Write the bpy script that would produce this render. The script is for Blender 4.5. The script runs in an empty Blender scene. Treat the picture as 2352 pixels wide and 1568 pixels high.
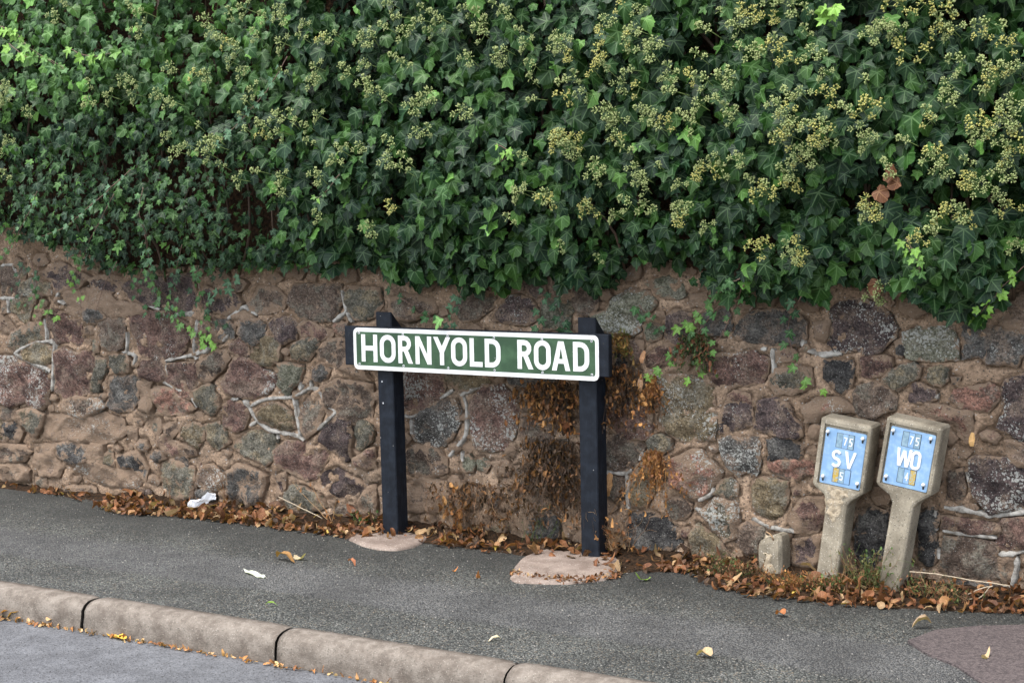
import bpy, math, random
import numpy as np
from mathutils import Vector, Matrix, noise
from mathutils.geometry import delaunay_2d_cdt
random.seed(7); rng = np.random.default_rng(7)
SC = bpy.context.scene; COL = SC.collection
# ------------------------------------------------------------------ camera, light, exposure
TH, PI_, RO = math.radians(30.5), math.radians(5.35), math.radians(1.05)
CAM = np.array([0.0, -5.6, 1.486]); PW, PH, FPX = 2352.0, 1568.0, 2352.0 * 55 / 36
F_ = np.array([-math.sin(TH) * math.cos(PI_), math.cos(TH) * math.cos(PI_), -math.sin(PI_)])
R0 = np.array([math.cos(TH), math.sin(TH), 0.0]); U0 = np.cross(R0, F_)
R_ = math.cos(RO) * R0 - math.sin(RO) * U0; U_ = math.sin(RO) * R0 + math.cos(RO) * U0
cd = bpy.data.cameras.new('camera'); cam = bpy.data.objects.new('camera', cd); COL.objects.link(cam)
cd.lens = 55; cd.sensor_width = 36; cd.clip_end = 2000; cd.clip_start = 0.05
cam.matrix_world = Matrix(((R_[0], U_[0], -F_[0], CAM[0]), (R_[1], U_[1], -F_[1], CAM[1]), (R_[2], U_[2], -F_[2], CAM[2]), (0, 0, 0, 1)))
SC.camera = cam
SUN_EL, SUN_AZ = math.radians(69), math.radians(-30)      # azimuth measured from straight out of the wall, negative = from the left
world = bpy.data.worlds.new('World'); SC.world = world; world.use_nodes = True
wn = world.node_tree; bg = wn.nodes['Background']; sky = wn.nodes.new('ShaderNodeTexSky')
sky.sky_type = 'NISHITA'; sky.sun_disc = False; sky.sun_elevation = SUN_EL
SD = Vector((math.sin(SUN_AZ) * math.cos(SUN_EL), -math.cos(SUN_AZ) * math.cos(SUN_EL), math.sin(SUN_EL)))  # towards the sun
sky.sun_rotation = math.atan2(SD.x, SD.y); sky.air_density = 1.0; sky.dust_density = 3.0; sky.ozone_density = 1.0
bw = wn.nodes.new('ShaderNodeRGBToBW'); wn.links.new(sky.outputs[0], bw.inputs[0]); mx = wn.nodes.new('ShaderNodeMix'); mx.data_type = 'RGBA'; mx.inputs[0].default_value = 0.6; wn.links.new(sky.outputs[0], mx.inputs[6]); wn.links.new(bw.outputs[0], mx.inputs[7]); wn.links.new(mx.outputs[2], bg.inputs[0])   # overcast: greyer than a clear sky; bg.inputs[1].default_value = 0.05
sl = bpy.data.lights.new('sun', 'SUN'); sl.energy = 2.0; sl.angle = math.radians(18); sl.color = (1, 0.95, 0.88)
so = bpy.data.objects.new('sun', sl); COL.objects.link(so); so.rotation_euler = SD.to_track_quat('Z', 'Y').to_euler()
so.location = (-4, -6, 8)
SC.view_settings.view_transform = 'Standard'; SC.view_settings.look = 'None'
SC.view_settings.exposure = -0.42; SC.view_settings.gamma = 1.0; SC.view_settings.use_curve_mapping = False

# ------------------------------------------------------------------ from a point of the photograph (2352 wide) to a point on a real plane
def ray(x, y):
    return F_ + R_ * (x - PW / 2) / FPX + U_ * (PH / 2 - y) / FPX
def onY(x, y, Y=0.0):
    d = ray(x, y); return CAM + d * (Y - CAM[1]) / d[1]
def onZ(x, y, Z=0.0):
    d = ray(x, y); return CAM + d * (Z - CAM[2]) / d[2]
YW = 0.12          # mortar face of the wall

# ------------------------------------------------------------------ helpers
def tag(o, label=None, cat=None, group=None, kind=None):
    if label: o['label'] = label
    if cat: o['category'] = cat
    if group: o['group'] = group
    if kind: o['kind'] = kind
    return o
def empty(name, loc, label, cat, group=None):
    o = bpy.data.objects.new(name, None); COL.objects.link(o); o.location = loc; o.empty_display_size = 0.05
    return tag(o, label, cat, group)
def link(name, me, parent=None, mat=None):
    o = bpy.data.objects.new(name, me); COL.objects.link(o)
    if mat is not None and not me.materials: me.materials.append(mat)
    if parent: o.parent = parent; o.matrix_parent_inverse = Matrix.Translation(parent.location).inverted() if parent.type == 'EMPTY' and parent.parent is None else Matrix()
    return o
class MB:
    """collects vertices, faces, colours and uv, then makes one mesh"""
    def __init__(s): s.v = []; s.f = []; s.c = []; s.u = []; s.n = 0
    def add(s, V, F, col=None, uv=None):
        V = np.asarray(V, float); n = len(V); s.v.append(V)
        s.f += [tuple(i + s.n for i in f) for f in F]
        s.c.append(np.tile(np.array(col if col is not None else (.5, .5, .5), float), (n, 1)) if np.ndim(col) < 2 else np.asarray(col))
        s.u.append(np.asarray(uv, float) if uv is not None else np.zeros((n, 2))); s.n += n
    def mesh(s, name, mat=None, smooth=True, org=None):
        V = np.concatenate(s.v)
        if org is not None: V = V - np.asarray(org)
        me = bpy.data.meshes.new(name); me.from_pydata(V.tolist(), [], s.f); me.update()
        c = np.concatenate(s.c); a = me.color_attributes.new('col', 'FLOAT_COLOR', 'POINT')
        a.data.foreach_set('color', np.hstack([c, np.ones((len(c), 1))]).astype(np.float32).ravel())
        u = np.concatenate(s.u); a = me.attributes.new('luv', 'FLOAT_VECTOR', 'POINT')
        a.data.foreach_set('vector', np.hstack([u, np.zeros((len(u), 1))]).astype(np.float32).ravel())
        if smooth: me.polygons.foreach_set('use_smooth', [True] * len(me.polygons))
        if mat is not None: me.materials.append(mat)
        return me
def box(mb, a, b, col=None, M=None, bev=0.0):
    x0, y0, z0 = a; x1, y1, z1 = b
    if bev <= 0:
        V = np.array([(x, y, z) for x in (x0, x1) for y in (y0, y1) for z in (z0, z1)], float)
        F = [(0, 1, 3, 2), (4, 6, 7, 5), (0, 4, 5, 1), (2, 3, 7, 6), (0, 2, 6, 4), (1, 5, 7, 3)]
    else:
        V = []; F = []; e = bev
        P = {}
        for i, x in enumerate((x0, x1)):
            for j, y in enumerate((y0, y1)):
                for k, z in enumerate((z0, z1)):
                    sx, sy, sz = (1 - 2 * i), (1 - 2 * j), (1 - 2 * k)
                    for t, p in enumerate(((x, y + sy * e, z + sz * e), (x + sx * e, y, z + sz * e), (x + sx * e, y + sy * e, z))):
                        P[i, j, k, t] = len(V); V.append(p)
                    F.append(tuple(P[i, j, k, t] for t in ((0, 1, 2) if (i + j + k) % 2 == 0 else (2, 1, 0))))
        for i in (0, 1): F.append(tuple(P[i, j, k, 0] for j, k in ((0, 0), (0, 1), (1, 1), (1, 0))))
        for j in (0, 1): F.append(tuple(P[i, j, k, 1] for i, k in ((0, 0), (1, 0), (1, 1), (0, 1))))
        for k in (0, 1): F.append(tuple(P[i, j, k, 2] for i, j in ((0, 0), (0, 1), (1, 1), (1, 0))))
        for j in (0, 1):
            for k in (0, 1): F.append((P[0, j, k, 1], P[1, j, k, 1], P[1, j, k, 2], P[0, j, k, 2]))
        for i in (0, 1):
            for k in (0, 1): F.append((P[i, 0, k, 0], P[i, 1, k, 0], P[i, 1, k, 2], P[i, 0, k, 2]))
        for i in (0, 1):
            for j in (0, 1): F.append((P[i, j, 0, 0], P[i, j, 1, 0], P[i, j, 1, 1], P[i, j, 0, 1]))
        V = np.array(V)
    if M is not None: V = V @ np.array(M)[:3, :3].T + np.array(M)[:3, 3]
    mb.add(V, F, col)
def tube(mb, pts, rad, col, n=5, cap=True):
    pts = [np.asarray(p, float) for p in pts]; V = []; F = []
    rad = rad if hasattr(rad, '__len__') else [rad] * len(pts)
    for i, p in enumerate(pts):
        d = pts[min(i + 1, len(pts) - 1)] - pts[max(i - 1, 0)]; d /= (np.linalg.norm(d) + 1e-9)
        a = np.cross(d, (0.31, 0.2, 0.93)); a /= (np.linalg.norm(a) + 1e-9); b = np.cross(d, a)
        for k in range(n):
            t = 2 * math.pi * k / n; V.append(p + (a * math.cos(t) + b * math.sin(t)) * rad[i])
    for i in range(len(pts) - 1):
        for k in range(n):
            F.append((i * n + k, i * n + (k + 1) % n, (i + 1) * n + (k + 1) % n, (i + 1) * n + k))
    if cap: F.append(tuple(range(n))[::-1]); F.append(tuple((len(pts) - 1) * n + k for k in range(n)))
    mb.add(V, F, col)
def smooth_path(P, k=4, jit=0.0):
    P = [np.asarray(p, float) for p in P]; out = []
    for i in range(len(P) - 1):
        a, b, c, d = P[max(i - 1, 0)], P[i], P[i + 1], P[min(i + 2, len(P) - 1)]
        for j in range(k):
            t = j / k; out.append(.5 * ((2 * b) + (c - a) * t + (2 * a - 5 * b + 4 * c - d) * t * t + (3 * b - a - 3 * c + d) * t ** 3) + rng.normal(0, jit, 3))
    out.append(P[-1]); return out

# ------------------------------------------------------------------ materials
class NT:
    def __init__(s, name):
        s.m = bpy.data.materials.new(name); s.m.use_nodes = True; s.t = s.m.node_tree; s.b = s.t.nodes['Principled BSDF']
        s.out = s.t.nodes['Material Output']
    def n(s, ty, props=None, **inp):
        x = s.t.nodes.new('ShaderNode' + ty)
        for k, v in (props or {}).items(): setattr(x, k, v)
        for k, v in inp.items():
            key = int(k[1:]) if k[0] == 'i' and k[1:].isdigit() else k.replace('_', ' ')
            s.set(x.inputs[key], v)
        return x
    def set(s, sock, v):
        if isinstance(v, bpy.types.NodeSocket): s.t.links.new(v, sock)
        elif isinstance(v, bpy.types.Node): s.t.links.new(v.outputs[0], sock)
        elif isinstance(v, tuple) and len(v) == 3 and sock.type == 'RGBA': sock.default_value = (*v, 1)
        else: sock.default_value = v
    def math(s, op, a, b=0.0, c=None, clamp=False):
        x = s.n('Math', dict(operation=op, use_clamp=clamp), i0=a, i1=b)
        if c is not None: s.set(x.inputs[2], c)
        return x.outputs[0]
    def noise(s, scale, detail=4, rough=.55, vec=None, dist=0.0):
        return s.n('TexNoise', None, Vector=vec or s.pos(), Scale=scale, Detail=detail, Roughness=rough, Distortion=dist).outputs[0]
    def pos(s):
        if not hasattr(s, '_p'): s._p = s.n('NewGeometry').outputs['Position']
        return s._p
    def vor(s, scale, vec=None, out='Distance', feat='F1', rnd=1.0):
        return s.n('TexVoronoi', dict(feature=feat), Vector=vec or s.pos(), Scale=scale, Randomness=rnd).outputs[out]
    def ramp(s, x, lo, hi):
        return s.n('MapRange', dict(interpolation_type='SMOOTHSTEP'), i0=x, i1=lo, i2=hi, i3=0.0, i4=1.0).outputs[0]
    def mix(s, f, a, b, mode='MIX'):
        x = s.n('Mix', dict(data_type='RGBA', blend_type=mode)); s.set(x.inputs[0], f); s.set(x.inputs[6], a); s.set(x.inputs[7], b); return x.outputs[2]
    def bump(s, h, strength, dist, nrm=None):
        x = s.n('Bump', None, Height=h, Strength=strength, Distance=dist)
        if nrm: s.set(x.inputs['Normal'], nrm)
        return x.outputs[0]
    def fin(s, col, rough=.8, nrm=None, spec=.3):
        s.set(s.b.inputs['Base Color'], col); s.set(s.b.inputs['Roughness'], rough); s.set(s.b.inputs['Specular IOR Level'], spec)
        if nrm: s.set(s.b.inputs['Normal'], nrm)
        return s.m
MORT = (.37, .262, .175)
STONE = dict(r=((.060, .036, .030), (.215, .130, .100)), p=((.035, .026, .026), (.135, .098, .088)), g=((.055, .052, .038), (.205, .188, .145)),
             o=((.09, .065, .035), (.26, .205, .125)), b=((.07, .048, .036), (.20, .148, .11)), k=((.018, .017, .017), (.085, .080, .074)),
             s=((.045, .042, .038), (.160, .150, .132)), w=((.11, .065, .048), (.40, .21, .15)), t=((.15, .105, .075), (.32, .235, .175)),
             e=((.08, .08, .05), (.28, .27, .20)))
def stone_mat(k):
    N = NT('stone_' + {'r': 'reddish', 'p': 'purple', 'g': 'greenish_grey', 'o': 'ochre', 'b': 'brown', 'k': 'blackish', 's': 'slate_grey', 'w': 'salmon', 't': 'tan', 'e': 'pale_green'}[k])
    dk, lt = STONE[k]; oi = N.n('ObjectInfo').outputs['Random']
    st = N.n('VectorMath', dict(operation='MULTIPLY'), i0=N.pos(), i1=(1, 1, 1.5)).outputs[0]
    n1 = N.noise(13, 8, .72, st, .6); n2 = N.noise(95, 5, .75); n3 = N.noise(11, 4, .6)
    col = N.mix(N.ramp(n1, .36, .64), dk, lt)
    al = {'r': 'b', 'p': 'b', 'g': 'o', 'o': 'g', 'b': 'g', 'k': 's', 's': 'b', 'w': 'g', 't': 'b', 'e': 'g'}[k]
    col = N.mix(N.math('MULTIPLY', N.ramp(n3, .48, .60), .75), col, STONE[al][1])
    v = N.math('MULTIPLY_ADD', N.ramp(n2, .3, .7), 1.25, .42); v = N.math('MULTIPLY', v, N.math('MULTIPLY_ADD', oi, .5, .75))
    col = N.mix(1.0, col, N.n('CombineColor', None, i0=v, i1=v, i2=v).outputs[0], 'MULTIPLY')
    fl = N.vor(170, out='Color'); fs = N.n('SeparateColor', None, i0=fl)
    col = N.mix(N.math('MULTIPLY', N.math('GREATER_THAN', fs.outputs[0], .78), .5), col, lt)          # mineral flecks
    col = N.mix(N.math('MULTIPLY', N.math('GREATER_THAN', fs.outputs[1], .80), .6), col, dk)
    sm = N.n('Attribute', dict(attribute_type='OBJECT', attribute_name='smear')).outputs['Fac']
    li = N.n('Attribute', dict(attribute_type='OBJECT', attribute_name='lichen')).outputs['Fac']
    ed = N.n('SeparateColor', None, i0=N.n('Attribute', dict(attribute_name='col')).outputs['Color']).outputs[0]
    sf = N.ramp(N.math('ADD', N.math('ADD', N.noise(16, 7, .68, dist=.8), sm), N.math('MULTIPLY', ed, .20)), 1.0, 1.05)
    col = N.mix(sf, col, N.mix(n2, (.21, .145, .10), MORT))
    wob = N.n('VectorMath', dict(operation='ADD'), i0=N.pos(), i1=N.n('VectorMath', dict(operation='SCALE'), i0=N.n('TexNoise', None, Vector=N.pos(), Scale=60.0, Detail=3.0).outputs[1], Scale=.02).outputs[0]).outputs[0]
    patch = N.ramp(N.math('ADD', N.noise(6.5, 4, .6), li), .78, 1.05)
    cs = N.n('SeparateColor', None, i0=N.vor(75, wob, 'Color')).outputs[0]
    th = N.math('MULTIPLY', N.math('MULTIPLY', cs, .75), patch)
    l1 = N.math('LESS_THAN', N.vor(75, wob), th)
    cs2 = N.n('SeparateColor', None, i0=N.vor(130, wob, 'Color')).outputs[0]
    l2 = N.math('LESS_THAN', N.vor(130, wob), N.math('MULTIPLY', N.math('MULTIPLY', cs2, .55), N.math('MULTIPLY_ADD', patch, .8, .42)))
    lm = N.math('MAXIMUM', l1, l2)
    col = N.mix(N.math('MULTIPLY', lm, N.math('MULTIPLY_ADD', n2, .8, .35), clamp=True), col, (.50, .50, .45))
    h = N.math('ADD', N.math('MULTIPLY', n1, 1.3), N.math('MULTIPLY', N.noise(130, 5, .7), .45))
    h = N.math('ADD', h, N.math('MULTIPLY', n2, .8)); h = N.math('ADD', h, N.math('MULTIPLY', lm, .05))
    return N.fin(col, .88, N.bump(h, 1.0, .022), .25)
SM = {k: stone_mat(k) for k in STONE}
def mortar_mat():
    N = NT('mortar'); n1 = N.noise(7, 6, .6, dist=.3); n2 = N.noise(90, 5, .7)
    col = N.mix(N.ramp(n1, .35, .7), (.225, .152, .098), (.40, .282, .19))
    col = N.mix(N.math('MULTIPLY', N.ramp(N.noise(2.2, 5, .6), .52, .72), .75), col, (.17, .13, .095))
    v = N.math('MULTIPLY_ADD', N.ramp(n2, .3, .7), .75, .62); col = N.mix(1.0, col, N.n('CombineColor', None, i0=v, i1=v, i2=v).outputs[0], 'MULTIPLY')
    c = N.n('SeparateColor', None, i0=N.vor(140, out='Color')).outputs[0]
    pit = N.math('LESS_THAN', N.vor(140), N.math('MULTIPLY', N.ramp(c, .72, 1.0), .5))
    col = N.mix(N.math('MULTIPLY', pit, .75), col, (.07, .06, .05))
    gr = N.math('LESS_THAN', N.vor(95), N.math('MULTIPLY', N.ramp(N.n('SeparateColor', None, i0=N.vor(95, out='Color')).outputs[1], .8, 1.0), .42))
    col = N.mix(N.math('MULTIPLY', gr, .6), col, (.5, .47, .43))
    h = N.math('ADD', N.math('MULTIPLY', N.noise(38, 8, .7), 1.0), N.math('MULTIPLY', n2, .45)); h = N.math('SUBTRACT', h, N.math('MULTIPLY', pit, .3))
    return N.fin(col, .92, N.bump(h, 1.0, .018), .2)
M_MORTAR = mortar_mat()
def simple(name, c1, c2, sc=30, rough=.6, spec=.3, bstr=.3, bdist=.002, bsc=80, lo=.35, hi=.65):
    N = NT(name); col = N.mix(N.ramp(N.noise(sc, 5, .6), lo, hi), c1, c2)
    return N.fin(col, rough, N.bump(N.noise(bsc, 5, .6), bstr, bdist), spec)
def strip_mat():
    N = NT('ribbon_pointing'); n = N.noise(28, 6, .65)
    col = N.mix(N.ramp(n, .35, .62), (.14, .125, .105), (.36, .34, .30))
    col = N.mix(N.math('MULTIPLY', N.ramp(N.noise(110, 4, .7), .58, .66), .6), col, (.12, .11, .09))
    return N.fin(col, .9, N.bump(N.math('ADD', N.noise(120, 5, .7), n), .7, .005), .2)
M_STRIP = strip_mat()
def leaf_mat(name, veins=True, trans=.12, rough=.5, spec=.25, vcol=(.17, .24, .12)):
    N = NT(name); a = N.n('Attribute', dict(attribute_name='col')).outputs['Color']
    uv = N.n('Attribute', dict(attribute_name='luv')).outputs['Vector']; col = a
    if veins:
        sep = N.n('SeparateXYZ', None, i0=uv); x, y = sep.outputs[0], sep.outputs[1]; mk = None
        ax = N.math('ABSOLUTE', x)
        for ang, L in ((0, 1.0), (52, .8), (108, .55)):
            sx, cy = math.sin(math.radians(ang)), math.cos(math.radians(ang))
            al = N.math('ADD', N.math('MULTIPLY', ax, sx), N.math('MULTIPLY', y, cy))
            pe = N.math('ABSOLUTE', N.math('SUBTRACT', N.math('MULTIPLY', ax, cy), N.math('MULTIPLY', y, sx)))
            w = N.math('MULTIPLY_ADD', al, -.022 / L, .036)
            m = N.math('MULTIPLY', N.math('LESS_THAN', pe, w), N.math('GREATER_THAN', al, 0.0)); mk = m if mk is None else N.math('MAXIMUM', mk, m)
        # side veins: a faint herringbone off the midrib
        hb = N.math('PINGPONG', N.math('SUBTRACT', y, N.math('MULTIPLY', ax, .8)), .11)
        mk = N.math('MAXIMUM', mk, N.math('MULTIPLY', N.math('LESS_THAN', hb, .012), .4))
        col = N.mix(N.math('MULTIPLY', mk, .62), col, N.mix(.5, N.mix(1.0, a, (2.6, 2.6, 2.6), 'MULTIPLY'), vcol))
    n = N.noise(120, 3, .6); v = N.math('MULTIPLY_ADD', n, .5, .75); col = N.mix(1.0, col, N.n('CombineColor', None, i0=v, i1=v, i2=v).outputs[0], 'MULTIPLY')
    N.fin(col, rough, N.bump(N.noise(150, 3, .5), .25, .002), spec)
    tr = N.n('BsdfTranslucent', None, Color=N.mix(1.0, col, (1.3, 1.5, .6), 'MULTIPLY'))
    ms = N.n('MixShader', None, i0=trans, i1=N.b.outputs[0], i2=tr.outputs[0]); N.t.links.new(ms.outputs[0], N.out.inputs[0])
    return N.m
M_IVY = leaf_mat('ivy_leaf'); M_DRY = leaf_mat('dry_leaf', True, .2, .6, .25, (.3, .2, .1)); M_PLAIN = leaf_mat('plant', False, .1, .6, .3)
def asphalt(name, wear):
    N = NT(name); ce = N.n('SeparateColor', None, i0=N.vor(165, out='Color')); v1 = N.vor(165)
    g = N.ramp(ce.outputs[0], 0, 1)
    col = N.mix(g, (.026, .028, .026), (.160, .164, .150))
    col = N.mix(N.math('GREATER_THAN', ce.outputs[1], .93), col, (.20, .17, .13))
    col = N.mix(N.math('GREATER_THAN', ce.outputs[2], .96), col, (.26, .25, .23))
    if wear:
        sp = N.n('SeparateXYZ', None, i0=N.pos()); yy = N.math('ADD', sp.outputs[1], N.math('MULTIPLY', N.noise(1.6, 3, .5), .16))
        band = N.math('MULTIPLY', N.ramp(yy, -1.0, -.94), N.math('SUBTRACT', 1.0, N.ramp(yy, -.66, -.50)))
        dark = N.ramp(yy, -.62, -.16)
        col = N.mix(N.math('MULTIPLY', band, .75), col, N.mix(g, (.075, .078, .082), (.17, .165, .16)))
        col = N.mix(N.math('MULTIPLY', dark, .55), col, (.022, .023, .02))
    v = N.math('MULTIPLY_ADD', N.ramp(N.noise(3, 8, .65), .35, .65), .45, .72); col = N.mix(1.0, col, N.n('CombineColor', None, i0=v, i1=v, i2=N.math('MULTIPLY', v, .97)).outputs[0], 'MULTIPLY')
    cr = N.ramp(v1, .35, .75); col = N.mix(N.math('MULTIPLY', cr, .7), col, (.012, .012, .011))
    h = N.math('ADD', N.math('MULTIPLY', v1, -1.0), N.math('MULTIPLY', ce.outputs[1], .8))
    return N.fin(col, .75, N.bump(h, 1.0, .009), .35)
M_PAVE = asphalt('pavement_asphalt', True)
def road_mat():
    N = NT('road_asphalt'); ce = N.n('SeparateColor', None, i0=N.vor(190, out='Color'))
    col = N.mix(ce.outputs[0], (.065, .067, .071), (.125, .127, .132)); col = N.mix(N.math('GREATER_THAN', ce.outputs[1], .95), col, (.035, .035, .035))
    v = N.math('MULTIPLY_ADD', N.ramp(N.noise(7, 8, .72), .3, .7), .5, .7); col = N.mix(1.0, col, N.n('CombineColor', None, i0=v, i1=v, i2=v).outputs[0], 'MULTIPLY')
    return N.fin(col, .7, N.bump(N.math('ADD', N.vor(190), N.noise(60, 5, .6)), .5, .003), .35)
M_ROAD = road_mat()
def concrete(name, c1, c2, sp=(.10, .09, .07), bs=.35, sc=9, pb=.6):
    N = NT(name); col = N.mix(N.ramp(N.noise(sc, 7, .65), .33, .68), c1, c2)
    v = N.math('MULTIPLY_ADD', N.noise(130, 4, .7), .8, .6); col = N.mix(1.0, col, N.n('CombineColor', None, i0=v, i1=v, i2=v).outputs[0], 'MULTIPLY')
    c = N.n('SeparateColor', None, i0=N.vor(170, out='Color')); pit = N.math('LESS_THAN', N.vor(170), N.math('MULTIPLY', N.ramp(c.outputs[0], .75, 1.0), .45))
    col = N.mix(N.math('MULTIPLY', pit, .8), col, sp)
    pe = N.math('LESS_THAN', N.vor(210), N.math('MULTIPLY', N.ramp(N.n('SeparateColor', None, i0=N.vor(210, out='Color')).outputs[1], .8, 1.0), .45)); col = N.mix(N.math('MULTIPLY', pe, pb), col, (.55, .5, .42))
    h = N.math('SUBTRACT', N.math('ADD', N.noise(200, 4, .7), N.noise(30, 4, .6)), pit)
    return N.fin(col, .88, N.bump(h, bs, .004), .25)
M_CONC = concrete('marker_concrete', (.17, .145, .105), (.31, .27, .20)); M_KERB = concrete('kerb_concrete', (.11, .09, .072), (.20, .172, .142), bs=.9, sc=16, pb=.22)
M_CHIP = concrete('broken_concrete', (.30, .24, .16), (.46, .38, .27), (.16, .12, .08), .9, 40)
M_FOOT = concrete('footing_concrete', (.14, .105, .085), (.25, .20, .165), bs=.5)
def paint(name, c1, c2, rough, grain=0.0, spec=.45, sc=25):
    N = NT(name); st = N.n('VectorMath', dict(operation='MULTIPLY'), i0=N.pos(), i1=(1, 1, .12 if grain else 1)).outputs[0]
    col = N.mix(N.ramp(N.noise(sc, 6, .65), .4, .7), c1, c2)
    h = N.noise(90, 5, .6, st, .6) if grain else N.noise(140, 3, .5)
    c = N.n('SeparateColor', None, i0=N.vor(60, out='Color')).outputs[0]
    fl = N.math('LESS_THAN', N.vor(60), N.math('MULTIPLY', N.ramp(c, .93, 1.0), .16)); col = N.mix(N.math('MULTIPLY', fl, .8), col, (.3, .29, .27))
    return N.fin(col, rough, N.bump(h, grain or .08, .003), spec)
M_POST = paint('dark_painted_wood', (.006, .008, .012), (.012, .016, .023), .55, .8, .18)
M_GREEN = paint('green_plate_paint', (.018, .050, .020), (.040, .090, .040), .55, 0, .4, 14)
M_WHITE = paint('white_plate_paint', (.62, .62, .59), (.76, .76, .73), .45, 0, .4, 10)
M_STEEL = simple('rivet_steel', (.35, .35, .35), (.6, .6, .6), 60, .4, .5)
M_BLACK = simple('dark_recess', (.01, .01, .012), (.02, .02, .02), 60, .6)
M_BLUE = paint('blue_enamel', (.18, .31, .48), (.27, .40, .55), .5, 0, .4, 35)
M_BLANK = simple('grey_blue_tile', (.15, .24, .30), (.24, .34, .40), 60, .6)
M_YELL = simple('yellow_worn_tile', (.42, .29, .06), (.28, .33, .33), 160, .6, lo=.5, hi=.56)
M_WPL = simple('white_plastic', (.62, .62, .60), (.80, .80, .78), 80, .45)
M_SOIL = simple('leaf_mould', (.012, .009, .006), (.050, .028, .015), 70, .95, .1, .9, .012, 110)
M_TWIG = simple('dry_twig', (.16, .09, .045), (.34, .22, .12), 60, .8)

# ------------------------------------------------------------------ ground, road, kerb, pavement
def sheet(name, pts, z, mat, kind='structure'):
    me = bpy.data.meshes.new(name); me.from_pydata([(x, y, z) for x, y in pts], [], [tuple(range(len(pts)))]); me.update()
    return tag(link(name, me, None, mat), kind=kind)
sheet('ground', [(-600, -600), (600, -600), (600, 600), (-600, 600)], -.16, M_ROAD)
sheet('road', [(-60, -9), (60, -9), (60, -1.40), (-60, -1.40)], -.104, M_ROAD)
mb = MB(); X = np.arange(-8, 1.6, .03); Yg = np.arange(-1.405, .16, .03)
gx, gy = np.meshgrid(X, Yg, indexing='ij')
gz = np.array([[.004 * noise.noise((a * 1.5, b * 2.5, 0)) + .0015 * noise.noise((a * 9, b * 9, 3)) for b in Yg] for a in X])
V = np.stack([gx.ravel(), gy.ravel(), gz.ravel()], 1); ny = len(Yg)
mb.add(V, [(i * ny + j, (i + 1) * ny + j, (i + 1) * ny + j + 1, i * ny + j + 1) for i in range(len(X) - 1) for j in range(ny - 1)])
tag(link('pavement', mb.mesh('pavement', M_PAVE)), 'dark asphalt pavement', kind='structure')
mb = MB(); box(mb, (-60, -1.405, -.15), (-8, .16, 0)); box(mb, (1.57, -1.405, -.15), (60, .16, 0)); tag(link('pavement_beyond', mb.mesh('p', M_PAVE, False)), kind='structure')
# reddish repair patch at lower right
P = [onZ(x, y, .006)[:2] for x, y in ((2085, 1470), (2150, 1445), (2250, 1436), (2352, 1434), (2500, 1450), (2520, 1640), (2300, 1600), (2200, 1530), (2130, 1500))]
N = NT('red_patch_asphalt'); ce = N.n('SeparateColor', None, i0=N.vor(150, out='Color')).outputs[0]; col = N.mix(ce, (.04, .032, .032), (.105, .085, .08)); M_RED = N.fin(col, .8, N.bump(N.vor(150), .8, .004), .3)
mb = MB()
V = [(p[0], p[1], .007) for p in P] + [(p[0], p[1], -.02) for p in P]; n = len(P)
mb.add(V, [tuple(range(n))] + [(i, (i + 1) % n, n + (i + 1) % n, n + i) for i in range(n)]); tag(link('pavement_patch', mb.mesh('pp', M_RED, False)), kind='structure')
kerb = bpy.data.objects.new('kerb', None); COL.objects.link(kerb); tag(kerb, kind='structure'); kerb.location = (-3, -1.45, 0)
prof = [(-1.395, -.16), (-1.395, .004), (-1.43, .006), (-1.462, .003), (-1.483, -.008), (-1.496, -.024), (-1.502, -.045), (-1.506, -.075), (-1.51, -.16)]
xs = [-4.30 + .915 * i for i in range(-5, 7)]
for i in range(len(xs) - 1):
    mb = MB(); g = .004 + .003 * random.random(); nx = 40; dz = random.uniform(-.003, .003); dy = random.uniform(-.004, .004)
    V = []; F = []; L = np.linspace(xs[i] + g, xs[i + 1] - g, nx)
    for a, x in enumerate(L):
        e = min(a, nx - 1 - a); s = .006 * math.exp(-e * 1.2)
        for (y, z) in prof:
            q = noise.noise((x * 14, y * 30, z * 30)) * .0035 + noise.noise((x * 50, y * 60, z * 60)) * .0015
            V.append((x, y + dy + (s if y < -1.45 else 0) - q, z + dz - (s if z > -.1 else 0) + q * .7))
    m = len(prof)
    F = [(a * m + b, a * m + b + 1, (a + 1) * m + b + 1, (a + 1) * m + b) for a in range(nx - 1) for b in range(m - 1)] + [tuple(range(m)), tuple((nx - 1) * m + b for b in range(m))[::-1]]
    mb.add(V, F); link('kerb_stone', mb.mesh('kerb_stone', M_KERB), kerb)

# ------------------------------------------------------------------ the wall
CR = dict(A=(0, 900, 2.614), B=(0, 1400, 2.614), C=(700, 1000, 2.614), D=(700, 1500, 2.614), E=(1500, 1400, 2.614), F=(2200, 1000, 2.614), G=(2200, 1500, 2.614),
          H=(2900, 1100, 2.6133), I=(3400, 1100, 2.6133), J=(2700, 1600, 1.96), K=(3100, 1500, 1.742), L=(2000, 1900, 1.96), M=(1400, 950, 1.4933))
def px(cr, x, y):
    ox, oy, s = CR[cr]; return ((ox + x / s) * .588, (oy + y / s) * .588)
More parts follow.
